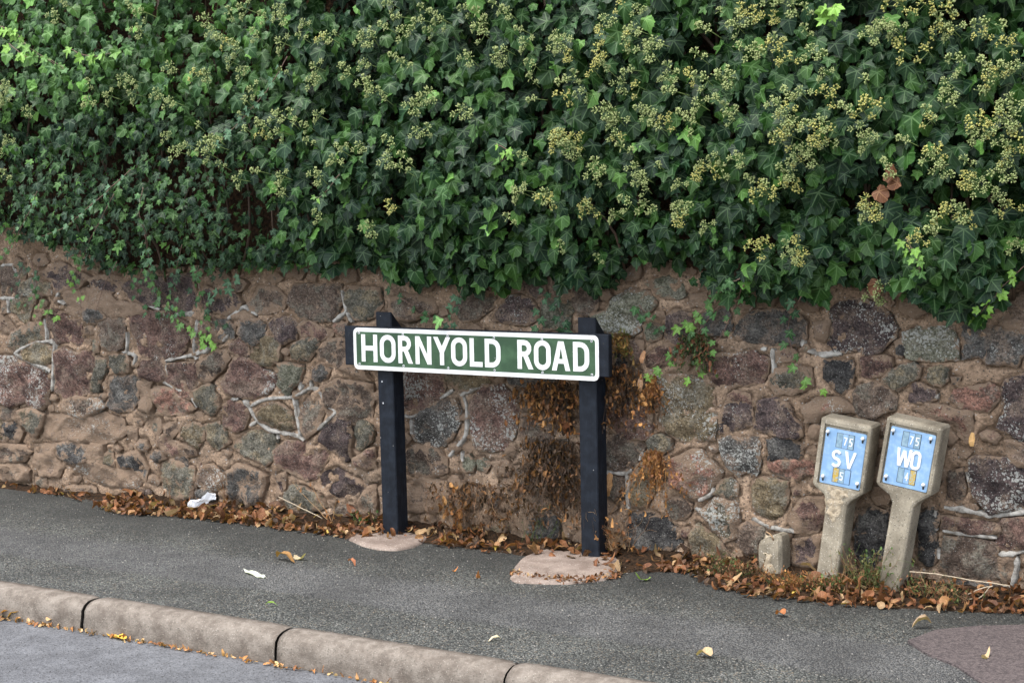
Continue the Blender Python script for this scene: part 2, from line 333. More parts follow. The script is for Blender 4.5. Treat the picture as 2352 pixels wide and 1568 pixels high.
# crop, stone colour, lichen, mortar smear, outline
ST = """A b 0 0 0,375 110,380 170,480 190,560 185,650 0,660
A g 1 1 130,360 180,290 240,340 245,450 210,520
A g 2 0 210,540 300,500 500,560 510,640 350,680 215,660
A p 0 1 380,440 600,330 900,480 800,570 560,640 500,500
A b 1 1 0,720 60,715 65,830 0,850
A o 0 0 80,710 300,690 350,720 300,800 270,920 230,960 150,850 80,800
A r 1 1 0,890 60,900 140,1000 100,1040 0,1040
A r 0 0 470,820 620,840 680,920 800,930 820,1060 810,1180 700,1120 560,1150 475,1080
A g 2 1 120,1060 300,950 430,960 440,1120 300,1160 170,1230 80,1160
A o 1 0 230,1230 300,1180 420,1160 510,1190 515,1300 430,1380 330,1350 240,1300
A b 2 0 985,960 1080,910 1250,910 1250,1060 1230,1200 1160,1220 1040,1200 990,1080
A r 2 0 1310,880 1480,830 1700,840 1900,960 1930,1060 1880,1210 1780,1280 1620,1320 1430,1290 1380,1200 1340,1060
A s 0 0 850,830 920,810 1000,830 1060,890 960,940 880,920
A t 1 2 640,640 860,600 1100,640 1180,740 1480,760 1490,830 1300,850 1120,870 1000,820 780,890 650,830
A p 1 1 900,500 1050,470 1220,480 1240,560 1120,630 960,600
A p 0 0 1240,560 1420,500 1780,480 1940,440 1980,620 1970,800 1800,850 1620,800 1450,750 1300,680
A g 0 0 930,1130 960,1130 990,1230 960,1250
A g 1 0 1100,1290 1280,1270 1310,1340 1300,1430 1180,1450 1100,1370
A r 2 0 560,1250 640,1210 760,1260 870,1240 900,1220 945,1300 940,1460 895,1650 720,1700 640,1722 560,1640
A g 1 0 965,1290 1050,1320 1065,1430 1000,1560 1000,1640 910,1650 955,1480
A r 3 0 0,1290 140,1300 240,1370 420,1430 480,1510 490,1640 470,1760 430,1810 330,1810 240,1740 120,1790 0,1750
A r 1 0 1430,1330 1560,1325 1670,1350 1690,1500 1660,1530 1520,1520 1410,1480
A r 1 0 1710,1370 1990,1350 2000,1500 1970,1650 1880,1640 1700,1540
A b 1 1 2030,1050 2120,950 2200,1060 2180,1240 2030,1240
B s 1 0 1110,200 1330,180 1400,250 1405,440 1320,520 1200,540 1090,470
B w 0 1 1530,330 1610,290 1770,330 1870,400 1980,520 1900,560 1700,560 1620,530
B b 3 1 640,440 760,400 1000,430 1060,500 960,560 850,600 700,560 620,500
B g 1 2 1390,240 1550,230 1500,320 1540,460 1530,550 1420,520 1410,380
B g 2 1 190,530 300,520 440,580 420,680 360,800 310,760 190,640
B k 1 1 0,640 150,640 220,760 180,840 0,850
B k 0 1 590,880 700,850 900,900 910,1050 860,1060 730,1110 660,1040 580,980
B k 1 1 1180,1010 1380,950 1450,1030 1500,1130 1480,1230 1400,1180 1320,1100 1210,1130
B g 0 0 1060,980 1120,940 1150,1080 1060,1080
B b 1 1 0,880 260,900 300,960 240,1040 0,1060
B b 1 2 0,1085 200,1080 290,1150 280,1250 0,1240
B g 1 1 1500,630 1620,620 1640,700 1610,770 1520,710
B b 0 1 1660,680 1780,650 1790,740 1740,800 1670,760
B r 0 1 1590,800 1680,780 1740,850 1800,860 1860,900 1840,980 1740,1000 1650,950
B s 0 0 1540,1000 1580,950 1660,970 1670,1020 1600,1050 1540,1020
B g 1 1 1640,1060 1700,990 1850,1080 1980,1130 1990,1250 1960,1400 1800,1440 1640,1330
B s 2 0 1780,1010 1890,1000 1900,1080 1850,1090 1780,1060
B b 0 1 640,1330 720,1300 960,1330 980,1420 700,1400
B p 0 0 1350,1350 1500,1360 1560,1440 1400,1440
B g 1 1 1290,700 1380,720 1380,820 1310,810
B b 0 1 360,1220 460,1230 470,1300 400,1320 360,1280
B t 2 2 450,600 620,580 850,610 1060,570 1250,640 1280,760 1150,850 900,850 600,840 430,800
B t 1 2 330,890 550,880 560,1000 640,1110 600,1200 400,1190 330,1050
B t 2 2 930,880 1035,890 1040,1100 1160,1140 1320,1160 1430,1250 1380,1330 1100,1300 900,1220 760,1130
B b 1 1 0,460 150,480 170,620 0,630
C b 1 1 190,1100 330,1010 470,960 500,1040 440,1150 330,1240 270,1290 220,1270 190,1180
C s 1 0 620,660 780,650 860,720 850,810 800,870 740,910 690,880 610,790
C r 0 0 500,910 600,840 680,930 700,1000 600,1010 490,970
C o 0 0 720,980 760,910 850,830 980,835 1020,880 1000,1080 930,1105 800,1090 700,1040
C p 1 0 920,690 960,640 1110,630 1180,680 1190,760 1170,840 1070,880 1020,860 940,780
C r 1 1 1215,700 1280,670 1370,690 1430,740 1550,760 1540,810 1460,845 1300,820 1220,830
C g 0 0 1140,960 1180,900 1270,850 1390,850 1410,900 1350,1000 1310,1060 1220,1055 1150,1020
C b 1 1 1400,960 1500,860 1680,860 1700,1100 1850,1160 1940,1260 1800,1220 1600,1120 1400,1040
C w 0 0 1560,720 1640,680 1700,690 1690,820 1600,770
C p 0 1 240,300 400,400 560,390 620,480 590,540 480,580 300,560 210,480
C b 0 1 680,490 740,440 780,330 980,330 1080,420 1060,530 880,580 720,560
C b 1 0 1110,470 1180,300 1630,300 1640,450 1590,600 1530,660 1420,660 1260,620 1170,540
C g 1 0 1700,390 1760,330 2030,330 2040,500 1990,600 1900,640 1750,640 1710,540
C r 2 0 570,1040 700,1060 780,1130 900,1190 980,1220 940,1340 880,1400 700,1450 570,1430 470,1390 430,1290 500,1200
C e 1 0 1010,1110 1080,1100 1250,1130 1240,1210 1200,1290 1150,1330 1100,1420 1060,1380 1010,1320 1030,1250
C s 0 0 1360,1170 1420,1120 1530,1160 1500,1230 1420,1280 1390,1330 1360,1240
C g 0 0 150,1380 280,1310 320,1340 330,1400 380,1450 390,1490 400,1540 340,1620 260,1580 180,1520
C s 0 0 280,670 450,660 560,720 540,840 460,810 420,870 290,880
C g 2 1 510,620 640,570 760,620 720,650 600,640
C b 2 1 1480,1340 1600,1270 1780,1290 1950,1320 1960,1480 1930,1650 1800,1720 1610,1700 1510,1600 1460,1480
C r 0 1 200,700 270,680 270,870 200,880
C w 1 1 -60,1280 40,1290 60,1360 130,1450 20,1480 -60,1440
D r 1 0 430,230 500,180 620,190 690,260 690,320 650,450 560,480 450,420 420,330
D o 0 0 50,460 130,400 230,440 240,560 180,640 100,600 40,520
D g 1 0 240,430 410,390 450,500 490,600 360,670 280,580
D o 0 0 790,300 850,260 1000,200 1060,240 1120,300 1140,360 1060,385 920,420 830,370
D o 0 0 990,410 1150,390 1180,440 1060,470 990,450
D b 2 1 1200,200 1330,140 1430,160 1460,280 1390,460 1290,560 1230,460 1200,320
D g 0 0 590,590 720,490 880,490 990,560 970,660 925,780 890,820 780,770 640,700 570,640
D r 0 0 965,690 1080,590 1250,600 1480,680 1490,760 1440,830 1380,950 1290,970 1180,910 1040,850 980,770
D p 0 0 1430,500 1540,400 1640,340 1740,370 1750,500 1740,740 1700,780 1600,700 1500,640 1430,580
D g 2 0 1770,520 1790,400 1860,360 1940,440 1970,480 1940,580 1860,670 1800,640
D r 1 1 1770,760 1900,700 1990,650 1990,860 1900,860 1790,820
D p 0 0 1380,1000 1480,910 1610,870 1700,940 1830,990 1900,1060 1800,1190 1680,1160 1500,1070
D g 0 0 1050,1150 1150,1040 1250,1060 1420,1150 1480,1250 1300,1310 1100,1310
D s 1 1 480,900 600,820 760,880 880,940 860,1060 820,1200 700,1240 520,1180 480,1040
D t 3 1 180,960 240,840 330,830 430,920 450,1010 350,1080 220,1040 180,1010
D s 0 0 170,1090 290,1080 360,1130 330,1220 180,1240
D b 0 1 0,870 140,860 165,960 155,1160 0,1220
D p 0 1 960,950 1080,900 1060,1060 980,1150
D r 0 1 180,780 240,760 250,830 190,850
D b 0 0 1560,1290 1680,1250 1800,1300 1790,1400 1600,1400
D b 0 1 1910,1070 1990,1040 2000,1330 1850,1340 1830,1220
D b 1 1 0,610 150,660 160,720 60,740 0,720
E r 3 0 170,130 590,140 610,290 550,420 400,520 180,540 170,300
E o 0 0 625,150 830,150 960,160 1050,250 960,300 850,330 740,300 630,230
E s 3 0 300,610 440,510 590,440 720,430 750,520 750,660 680,800 600,890 480,900 330,850 280,780
E r 3 0 890,420 1000,290 1200,290 1330,430 1340,600 1300,800 1200,910 1050,940 930,900 890,700
E s 1 0 1280,180 1700,190 1720,260 1650,310 1450,290 1290,240
E b 1 1 200,970 300,900 450,920 550,960 620,1040 630,1150 500,1200 250,1180 200,1100
E e 0 0 790,1030 860,990 900,1060 890,1150 820,1150 780,1090
E e 0 0 940,1050 1000,1020 1060,1080 1030,1150 950,1120
E s 1 1 1320,1120 1500,1100 1560,1200 1520,1320 1380,1330 1310,1230
E t 1 2 1110,1060 1240,1050 1290,1130 1260,1180 1160,1200
E t 1 2 220,1290 400,1230 600,1270 670,1400 650,1560 220,1560
E s 0 0 1070,1370 1160,1360 1170,1540 1090,1500
E t 2 1 1500,1420 1640,1400 1700,1480 1600,1550 1500,1520
E b 0 1 1400,580 1700,560 1890,640 1900,900 1750,1070 1600,1030 1460,900 1390,750
L k 0 0 150,220 200,160 280,210 330,260 340,380 250,440 140,420 110,330
F e 3 0 280,600 450,570 500,450 680,350 850,370 930,480 890,540 780,620 765,750 700,800 560,760 390,770
F b 1 0 70,330 300,300 340,460 320,550 220,610 130,550 70,440
F g 1 0 0,430 45,480 80,560 50,600 0,560
F e 1 0 850,280 1020,220 1200,290 1220,400 1100,430 950,380
F e 2 0 820,720 900,700 990,740 980,820 900,860 840,830
F p 1 0 1060,620 1150,560 1290,600 1300,780 1230,880 1120,900 1050,840
F s 0 0 1400,640 1480,560 1650,540 1690,640 1710,740 1640,800 1470,790 1400,760
F r 0 0 660,860 790,880 790,940 760,1010 740,1080 660,1060
F r 0 0 860,1030 960,960 1060,900 1130,980 1060,1090 960,1120 860,1110
F r 2 0 1470,1090 1560,1010 1750,1010 1940,990 2080,1060 2070,1200 2020,1260 1870,1310 1640,1330 1540,1270 1500,1190
F o 3 0 960,1230 1280,1230 1390,1290 1510,1370 1530,1600 1520,1870 1180,1875 1050,1770 985,1680 1010,1500 970,1350
F r 1 0 1680,1440 1740,1390 1890,1420 1905,1490 1680,1490
F p 2 0 1630,1560 1670,1510 1910,1510 1910,1640 1900,1730 1750,1770 1570,1800 1600,1680
F s 1 0 620,1400 800,1340 860,1400 860,1490 700,1490 630,1460
F k 0 0 520,930 620,950 650,1060 630,1180 530,1200
G r 2 0 440,250 560,210 700,200 840,240 890,330 880,440 860,530 820,550 680,540 560,520 480,410 430,350
G b 1 0 415,540 560,530 640,590 760,600 810,640 780,720 735,790 730,845 600,860 420,850
G g 0 0 850,600 900,545 1000,530 1080,570 1085,650 1000,700 900,690
G b 1 0 430,930 560,930 610,950 610,1130 500,1180 430,1130
G o 1 0 760,850 820,810 880,900 900,1100 830,1250 700,1250 690,1060 740,940
G w 2 1 1100,780 1200,740 1300,680 1400,690 1460,780 1560,860 1600,910 1550,1000 1480,1060 1430,1130 1350,1170 1230,1090 1130,1040 1080,900
G s 3 0 1600,580 1680,550 1820,570 1960,560 1980,650 1980,830 1950,920 1860,880 1790,920 1680,820 1620,700
G g 2 0 1540,1110 1600,990 1700,980 1760,1040 1770,1170 1640,1140
G g 3 1 1400,1310 1490,1220 1540,1170 1640,1180 1765,1210 1770,1400 1750,1560 1640,1600 1560,1500 1500,1400
G b 1 0 1060,1190 1180,1170 1290,1240 1280,1310 1220,1370 1100,1350 1050,1290
G k 0 0 690,1340 830,1310 960,1340 1060,1400 1090,1460 1170,1490 1190,1620 1050,1700 750,1680 640,1560 640,1440
G r 0 0 1195,1500 1280,1470 1320,1540 1220,1570
J o 0 0 50,880 180,980 280,1110 200,1150 10,1120 0,950
J b 0 0 350,900 430,860 550,910 560,960 530,1010 520,1090 420,1100 350,1020
H s 1 0 -90,540 -40,420 60,330 250,300 480,300 640,420 630,560 560,640 380,640 240,650 60,600 -60,570
H p 2 0 900,300 1000,230 1200,190 1370,250 1500,350 1560,480 1540,560 1440,640 1400,700 1330,740 1230,730 1160,690 930,710 870,640 900,480
H t 0 1 740,430 880,400 850,540 820,600 750,570
H r 1 1 340,720 480,700 560,760 500,800 350,810
H g 1 1 290,980 340,910 520,890 680,900 700,1060 600,1110 500,1130 330,1130 290,1060
H k 1 0 860,820 1100,820 1110,940 1090,1060 1000,1130 940,1100 900,1020 840,980
H r 0 0 1215,790 1290,750 1500,790 1500,870 1420,930 1290,965 1220,950
I g 2 0 130,990 230,910 420,840 490,900 470,960 380,1000 280,1100 130,1040
H b 2 0 1140,1130 1200,1080 1350,1050 1520,1080 1560,1180 1540,1290 1420,1330 1320,1390 1220,1360 1150,1300
H p 2 0 160,1220 360,1210 440,1260 500,1390 590,1490 600,1560 560,1590 400,1570 120,1500 140,1400
H w 2 2 620,1280 760,1210 1000,1200 1110,1300 1120,1320 830,1330 760,1420 640,1420
I e 3 0 340,540 480,480 840,480 870,650 890,790 720,790 480,790 370,760 335,640
I s 2 0 950,440 1100,440 1280,480 1560,540 1600,680 1500,780 1480,860 1380,820 1290,830 1190,830 1110,740 940,790
I k 0 0 255,620 300,590 325,690 310,760 280,720
I g 0 0 600,900 700,880 780,900 760,1000 710,1060 640,1020 590,970
I s 0 0 830,990 900,990 880,1040 840,1030
I p 1 0 400,1120 450,1050 540,1080 640,1120 660,1190 540,1220 400,1220
I w 1 0 820,1200 860,1130 1000,1100 1200,1060 1310,1110 1290,1200 1190,1310 1080,1310 920,1270
I p 3 0 1380,1020 1560,960 1750,980 1780,1600 1560,1620 1430,1540 1300,1480 1380,1320 1350,1150
I w 1 1 440,1310 560,1260 700,1280 900,1320 1030,1340 1010,1500 980,1640 900,1560 880,1440 820,1420 560,1350
I t 0 1 1330,430 1400,250 1568,100 1700,100 1700,530 1560,510
K p 3 0 1200,520 1260,500 1400,510 1568,580 1600,640 1600,850 1480,850 1330,870 1280,800 1240,760 1210,680
K t 0 1 1440,400 1568,390 1620,420 1600,560 1540,550 1460,490
K b 1 0 1060,600 1140,590 1150,700 1130,820 1060,760
K r 1 0 1010,905 1150,925 1390,965 1395,1000 1300,1010 1120,1000 1005,985
K r 1 0 1400,980 1430,930 1600,910 1620,1110 1420,1140 1380,1110
K b 1 0 1030,1050 1200,1060 1370,1090 1380,1200 1400,1320 1250,1330 1050,1310 1000,1250 1020,1130
K b 1 1 1410,1190 1500,1180 1490,1300 1420,1380 1400,1280
K s 1 0 980,1345 1180,1345 1380,1360 1400,1440 1000,1440
K k 0 0 450,900 520,840 640,880 640,1100 580,1260 430,1180 420,1000
K k 0 0 860,900 940,840 980,900 945,1000 975,1180 900,1250 850,1160
J r 1 1 830,690 1000,680 1040,720 1020,850 950,930 800,920 750,850
J p 0 1 780,1000 980,980 960,1200 790,1190
J k 0 0 590,240 720,210 850,290 840,380 600,385
J w 0 0 585,395 800,390 940,400 945,480 780,535 690,500 610,460
J o 1 0 470,560 540,530 735,560 720,700 680,810 600,825 490,780 460,650
K g 3 1 1420,1390 1568,1370 1620,1568 1500,1540
M b 0 1 180,330 250,300 420,330 440,400 300,450 190,430
M b 0 0 580,300 780,320 770,370 680,440 610,440 560,380
M p 2 0 830,370 900,310 1000,330 1050,420 980,470 860,460 780,450
M p 0 0 960,210 1060,220 1090,290 1030,310 970,260
M e 2 0 1065,350 1130,330 1180,330 1220,400 1230,500 1080,500"""
def inside(P, p):
    c = False; j = len(P) - 1
    for i in range(len(P)):
        if (P[i][1] > p[1]) != (P[j][1] > p[1]) and p[0] < (P[j][0] - P[i][0]) * (p[1] - P[i][1]) / (P[j][1] - P[i][1]) + P[i][0]: c = not c
        j = i
    return c
def stone(poly, kind, lich, smear, seed, proud=None, grow=.011):
    """poly: list of (x,z) on the wall face"""
    P = [Vector(p) for p in poly]; B = []
    ar = sum(P[i - 1].x * P[i].y - P[i].x * P[i - 1].y for i in range(len(P))); sg = 1 if ar > 0 else -1; m = len(P)
    cxy = sum(P, Vector((0, 0))) / m; Q = []
    for i in range(m):
        t = ((P[(i + 1) % m] - P[i]).normalized() + (P[i] - P[i - 1]).normalized()).normalized(); Q.append(P[i] + Vector((t.y, -t.x)) * sg * grow)
    P = Q
    for i in range(len(P)):
        a, b = P[i], P[(i + 1) % len(P)]; L = (b - a).length; k = max(1, int(L / .013))
        pa, pb = P[i - 1], P[(i + 2) % len(P)]
        for j in range(k):
            t = j / k; q = a.lerp(b, t)
            cr = .5 * ((2 * a) + (b - pa) * t + (2 * pa - 5 * a + 4 * b - pb) * t * t + (3 * a - pa - 3 * b + pb) * t ** 3)
            pass
            q = q + Vector((noise.noise((q.x * 30, 1, q.y * 30)), noise.noise((q.x * 30, 7, q.y * 30)))) * .007 + Vector((noise.noise((q.x * 90, 1, q.y * 90)), noise.noise((q.x * 90, 7, q.y * 90)))) * .003
            B.append(q)
    n = len(B); BT = [(b.x, b.y) for b in B]
    x0, x1 = min(b[0] for b in BT), max(b[0] for b in BT); z0, z1 = min(b[1] for b in BT), max(b[1] for b in BT)
    BA = np.array(BT); pts = []; sp = .0145; r = 0; z = z0
    while z < z1:
        x = x0 + (sp / 2 if r % 2 else 0)
        while x < x1:
            q = (x + random.uniform(-.004, .004), z + random.uniform(-.004, .004))
            if inside(BT, q) and ((BA - q) ** 2).sum(1).min() > .006 ** 2: pts.append(q)
            x += sp
        z += sp * .9; r += 1
    allp = [Vector(b) for b in BT] + [Vector(p) for p in pts]
    vs, _, fs, ov, _, _ = delaunay_2d_cdt(allp, [(i, (i + 1) % n) for i in range(n)], [], 1, 1e-5)
    pr = proud if proud is not None else random.choice((random.uniform(.004, .012), random.uniform(.010, .020))); tx, tz = random.uniform(-.10, .10), random.uniform(-.10, .10)
    cx, cz = (x0 + x1) / 2, (z0 + z1) / 2; o = Vector((seed * 3.7, seed * 1.3, 0)); V = []; EC = []; bset = set()
    for i, v in enumerate(vs):
        d = math.sqrt(((BA - (v.x, v.y)) ** 2).sum(1).min())
        if d < 1e-4 or any(k < n for k in ov[i]): bset.add(i)
        e = min(1, .45 + .55 * d / .012)
        w = noise.voronoi((v.x * 9 + o.x, o.y, v.y * 11))[0]
        h = pr * e + max(-.012, min(.012, (v.x - cx) * tx + (v.y - cz) * tz)) + .042 * (w[0] - .35) * e + .012 * noise.noise((v.x * 12, seed, v.y * 12)) * e + .010 * noise.noise((v.x * 35, seed, v.y * 45)) * (.3 + .7 * e) + .005 * noise.noise((v.x * 90, seed, v.y * 90))
        V.append((v.x, YW + .001 - h, v.y)); EC.append((max(0, 1 - d / .028), 0, 0))
    F = [tuple(f) for f in fs]
    # skirt into the mortar
    from collections import Counter
    ec = Counter(); dirs = {}
    for f in F:
        for i in range(len(f)):
            a, b = f[i], f[(i + 1) % len(f)]; ec[(min(a, b), max(a, b))] += 1; dirs[(min(a, b), max(a, b))] = (a, b)
    base = len(V); idx = {}
    for e, c in ec.items():
        if c == 1:
            a, b = dirs[e]
            q = len(V); V += [V[a], V[b], (V[a][0], YW + .03, V[a][2]), (V[b][0], YW + .03, V[b][2])]; EC += [(1, 0, 0)] * 4
            F.append((q + 1, q, q + 2, q + 3))
    org = np.array((cx, YW, cz)); mb = MB(); mb.add(V, F, np.array(EC)); me = mb.mesh('stone', SM[kind], True, org)
    ob = bpy.data.objects.new('stone', me); COL.objects.link(ob); ob.location = org; ob.parent = wall
    ob['lichen'] = [.10, .20, .30, .42][lich]; ob['smear'] = [.36, .47, .60][smear]
    return ob
polys = []; todo = []
for i, ln in enumerate(ST.split('\n')):
    cr, k, li, sm, *pp = ln.split(); pl = []
    for p in pp:
        x, y = map(float, p.split(',')); w = onY(*px(cr, x, y), YW - .015); pl.append((w[0], w[2]))
    polys.append(pl); todo.append((pl, k, int(li), int(sm), i + 1))
# stones of the same wall outside what the photo shows, left and right of it
for side in (0, 1):
    for z in np.arange(.02, 1.35, .2):
        x = -7.5 + random.uniform(0, .1) if side == 0 else -1.05
        while x < (-6.62 if side == 0 else .3):
            w, h = random.uniform(.14, .28), random.uniform(.13, .19); c = (x + w / 2, z + h / 2); m = random.choice([6, 7, 8])
            if not any(inside(q, c) for q in polys[-170:]):
                pl = [(c[0] + w * .46 * math.cos(a) * random.uniform(.85, 1.15), c[1] + h * .46 * math.sin(a) * random.uniform(.85, 1.15)) for a in [2 * math.pi * k / m for k in range(m)]]
                polys.append(pl); todo.append((pl, random.choice('rpgobst'), random.choice((0, 1, 2)), random.choice((0, 1)), random.random() * 90))
            x += w + .03
# small stones half buried in the joints between the large ones
SEG = np.array([(*pl[k - 1], *pl[k]) for pl in polys for k in range(len(pl))])
def clear(x, z):
    e = SEG[:, 2:] - SEG[:, :2]; t = np.clip(((x - SEG[:, 0]) * e[:, 0] + (z - SEG[:, 1]) * e[:, 1]) / ((e ** 2).sum(1) + 1e-12), 0, 1)
    return np.hypot(x - SEG[:, 0] - t * e[:, 0], z - SEG[:, 1] - t * e[:, 1]).min()
fill = []
for _ in range(5000):
    x, z = random.uniform(-6.6, -1.1), random.uniform(.02, 1.2); rr = clear(x, z)
    if rr < .034 or any(inside(q, (x, z)) for q in polys): continue
    rad = min(rr - .012, .055); m = random.choice((5, 6, 7)); st = random.uniform(.8, 1.0)
    if any((x - a) ** 2 + (z - b) ** 2 < (rad + c + .014) ** 2 for a, b, c in fill): continue
    fill.append((x, z, rad)); pl = [(x + rad * math.cos(a) * random.uniform(.85, 1.3), z + rad * st * math.sin(a) * random.uniform(.75, 1.05)) for a in [2 * math.pi * (k + random.uniform(-.25, .25)) / m for k in range(m)]]
    polys.append(pl); todo.append((pl, random.choice('brgtobs'), random.choice((0, 1, 1, 2)), random.choice((1, 2, 2)), random.random() * 90, random.uniform(.002, .012), .002))
wall_src = MB(); X = np.arange(-7.6, .6, .0105); Z = np.arange(-.12, 1.5, .0105); nz = len(Z)
GAP = np.full((len(X), nz), -.005)
for pl in polys:
    A = np.array(pl); i0, i1 = np.searchsorted(X, (A[:, 0].min() - .04, A[:, 0].max() + .04)); j0, j1 = np.searchsorted(Z, (A[:, 1].min() - .04, A[:, 1].max() + .04))
    if i1 <= i0 or j1 <= j0: continue
    gx, gz = np.meshgrid(X[i0:i1], Z[j0:j1], indexing='ij'); dm = np.full(gx.shape, 9.0); ins = np.zeros(gx.shape, bool)
    for k in range(len(A)):
        p, q = A[k - 1], A[k]; e = q - p; t = np.clip(((gx - p[0]) * e[0] + (gz - p[1]) * e[1]) / (e @ e + 1e-12), 0, 1)
        dm = np.minimum(dm, np.hypot(gx - p[0] - t * e[0], gz - p[1] - t * e[1]))
        c = (p[1] > gz) != (q[1] > gz); ins ^= c & (gx < (p[0] - q[0]) * (gz - q[1]) / (p[1] - q[1] + 1e-12) + q[0])
    d = np.where(ins, 0, dm); w = np.clip((.020 - d) / .008, 0, 1) * .020; GAP[i0:i1, j0:j1] = np.maximum(GAP[i0:i1, j0:j1], w - .005)
V = []
for ia, a in enumerate(X):
    for ib, b in enumerate(Z):
        d = .016 * noise.noise((a * 4, 0, b * 4)) + .009 * noise.noise((a * 14, 5, b * 14)) + .0055 * noise.noise((a * 45, 9, b * 45)) + .003 * noise.noise((a * 110, 2, b * 110))
        g = GAP[ia, ib]; V.append((a, YW - d + (g if g <= 0 or noise.noise((a * 22, 3, b * 22)) < .15 else 0), b))
wall_src.add(V, [(i * nz + j, (i + 1) * nz + j, (i + 1) * nz + j + 1, i * nz + j + 1) for i in range(len(X) - 1) for j in range(nz - 1)])
box(wall_src, (-60, YW + .03, -.15), (-7.6, .55, 2.72)); box(wall_src, (-7.6, YW + .03, 1.40), (.6, .55, 2.72)); box(wall_src, (.6, YW + .03, -.15), (60, .55, 2.72)); box(wall_src, (-7.6, .5, -.15), (.6, .55, 1.40))
wall = tag(link('stone_wall', wall_src.mesh('stone_wall', M_MORTAR)), 'long rubble stone wall with buff mortar, half hidden under hanging ivy', 'wall')
for t in todo: stone(*t)
STRIPS = """A 0,360 70,350 140,350 200,290
A 120,350 160,440 190,520
A -20,690 110,700 230,680 340,675
A 65,700 70,840
A 440,900 455,1000 460,1120
A 600,610 560,700 650,760
A 130,1260 200,1210 300,1165 400,1140 530,1150 530,1300 520,1560 520,1640
A 140,1265 300,1350 400,1390 500,1440
A 1240,1240 1280,1240 1280,1040
A 1240,1245 1360,1280 1350,1370
A 1480,760 1620,810
A 1780,860 2000,865 1990,1090
A 1970,1100 1965,1250 1990,1320
A 1680,1330 1830,1300 1960,1270 2091,1230 2150,1190
A 1690,1340 1685,1520
B 1650,240 1790,310 1880,370 1950,420 2000,500
C 480,640 540,600 640,520 700,560 790,605
C 30,605 120,600 180,600 160,720 145,830
C 130,1010 230,960 320,930
C 430,870 500,800
C 1650,350 1665,450 1690,560 1620,620 1560,670
C 1690,570 1750,680
C 1220,1270 1220,1370
D 520,155 600,150
D 640,170 700,240 740,320 790,380 860,440 920,480 1060,505 1190,530 1260,580
D 700,240 800,180 950,145 1100,140 1180,120 1260,75 1330,45 1410,75 1470,170 1530,240 1580,290 1490,380 1400,465
D 1150,140 1170,240 1190,350 1210,450 1220,550
D 710,425 790,375
D 990,510 995,560
D 1330,45 1330,-40
E 565,410 700,320
E 770,380 860,330 970,300
E 800,390 830,480 830,620 820,780 760,870 650,1000
E 180,590 280,600 370,555
E 265,620 270,770
E 780,950 790,1050
G 410,900 520,910 620,915 700,880
G 635,915 645,1100 650,1290
G 770,780 810,690
G 1370,1190 1480,1140 1540,1060
G 1340,1270 1400,1310
H 300,680 300,800 310,950
H 180,690 240,690
H 610,590 600,660
H 640,700 800,745 920,745 1010,740
I 660,1190 690,1150
J 460,835 600,900 800,940
K 1020,840 1200,870 1330,895 1440,890 1620,870
K 1010,1000 1150,1020 1380,1050
K 960,860 950,960 970,1000
K 1390,1160 1480,1160 1600,1130
K 1520,1170 1500,1300 1470,1400
K 1170,600 1200,700
K 980,1110 985,1190"""
for ln in STRIPS.split('\n'):
    cr, *pp = ln.split(); P = [onY(*px(cr, *map(float, p.split(','))), YW - .02) for p in pp]
    Q = smooth_path(P, max(2, int(np.linalg.norm(P[1] - P[0]) / .014))); V = []; F = []
    for i, p in enumerate(Q):
        d = Q[min(i + 1, len(Q) - 1)] - Q[max(i - 1, 0)]; d[1] = 0; d /= np.linalg.norm(d) + 1e-9; nn = np.array((-d[2], 0, d[0]))
        w = (.0060 + .0048 * noise.noise((p[0] * 60, 3, p[2] * 60))) * (.6 if i in (0, len(Q) - 1) else 1); j = .003 * noise.noise((p[0] * 70, 8, p[2] * 70))
        for s_, y in ((-1.9, YW + .01), (-1.2, YW - .013), (-.9, YW - .015 + j), (.9, YW - .015 + j), (1.2, YW - .013), (1.9, YW + .01)):
            q = p + nn * w * s_; q[1] = y + .003 * noise.noise((q[0] * 120, s_, q[2] * 120)); V.append(q)
    F = [(i * 6 + k, i * 6 + k + 1, i * 6 + k + 7, i * 6 + k + 6) for i in range(len(Q) - 1) for k in range(5)] + [(0, 1, 2, 3, 4, 5), tuple((len(Q) - 1) * 6 + k for k in range(5, -1, -1))]
    mb = MB(); mb.add(V, F); link('mortar_strip', mb.mesh('mortar_strip', M_STRIP), wall)

# ------------------------------------------------------------------ street name sign
SX, SZ = -4.059, .741
PF = -.045                                   # front of the posts
sign = empty('street_sign', (SX + .63, PF + .04, 0), 'green street name board reading HORNYOLD ROAD on two dark posts against the wall', 'street sign')
for (u, zt, lean, z0) in ((.096, .988, .0085, -.05), (1.092, .988, .002, -.05)):
    mb = MB(); x0 = SX + u + .003; w = .082; dp = .083; V = []; c = .004
    def sec(z, yb):   # rounded square section
        a = [(x0 + c, PF), (x0 + w - c, PF), (x0 + w, PF + c), (x0 + w, yb - c), (x0 + w - c, yb), (x0 + c, yb), (x0, yb - c), (x0, PF + c)]
        return [(x + (zt - z) * lean, y, z) for x, y in a]
    R = [sec(z, PF + dp) for z in (z0, .3, .6, .905)]
    top = [(x, y, zt - max(0, y - PF - .028) * 1.35) for x, y, z in sec(zt, PF + dp)]
    R.append(top); R.append([(x + (.003 if x < x0 + .04 else -.003), y + .003 if y < PF + .04 else y - .003, z + .002) for x, y, z in top])
    V = [p for r in R for p in r]; F = [(i * 8 + k, i * 8 + (k + 1) % 8, i * 8 + 8 + (k + 1) % 8, i * 8 + 8 + k) for i in range(len(R) - 1) for k in range(8)] + [tuple((len(R) - 1) * 8 + k for k in range(8))]
    mb.add(V, F); link('post', mb.mesh('post', M_POST, False), sign)
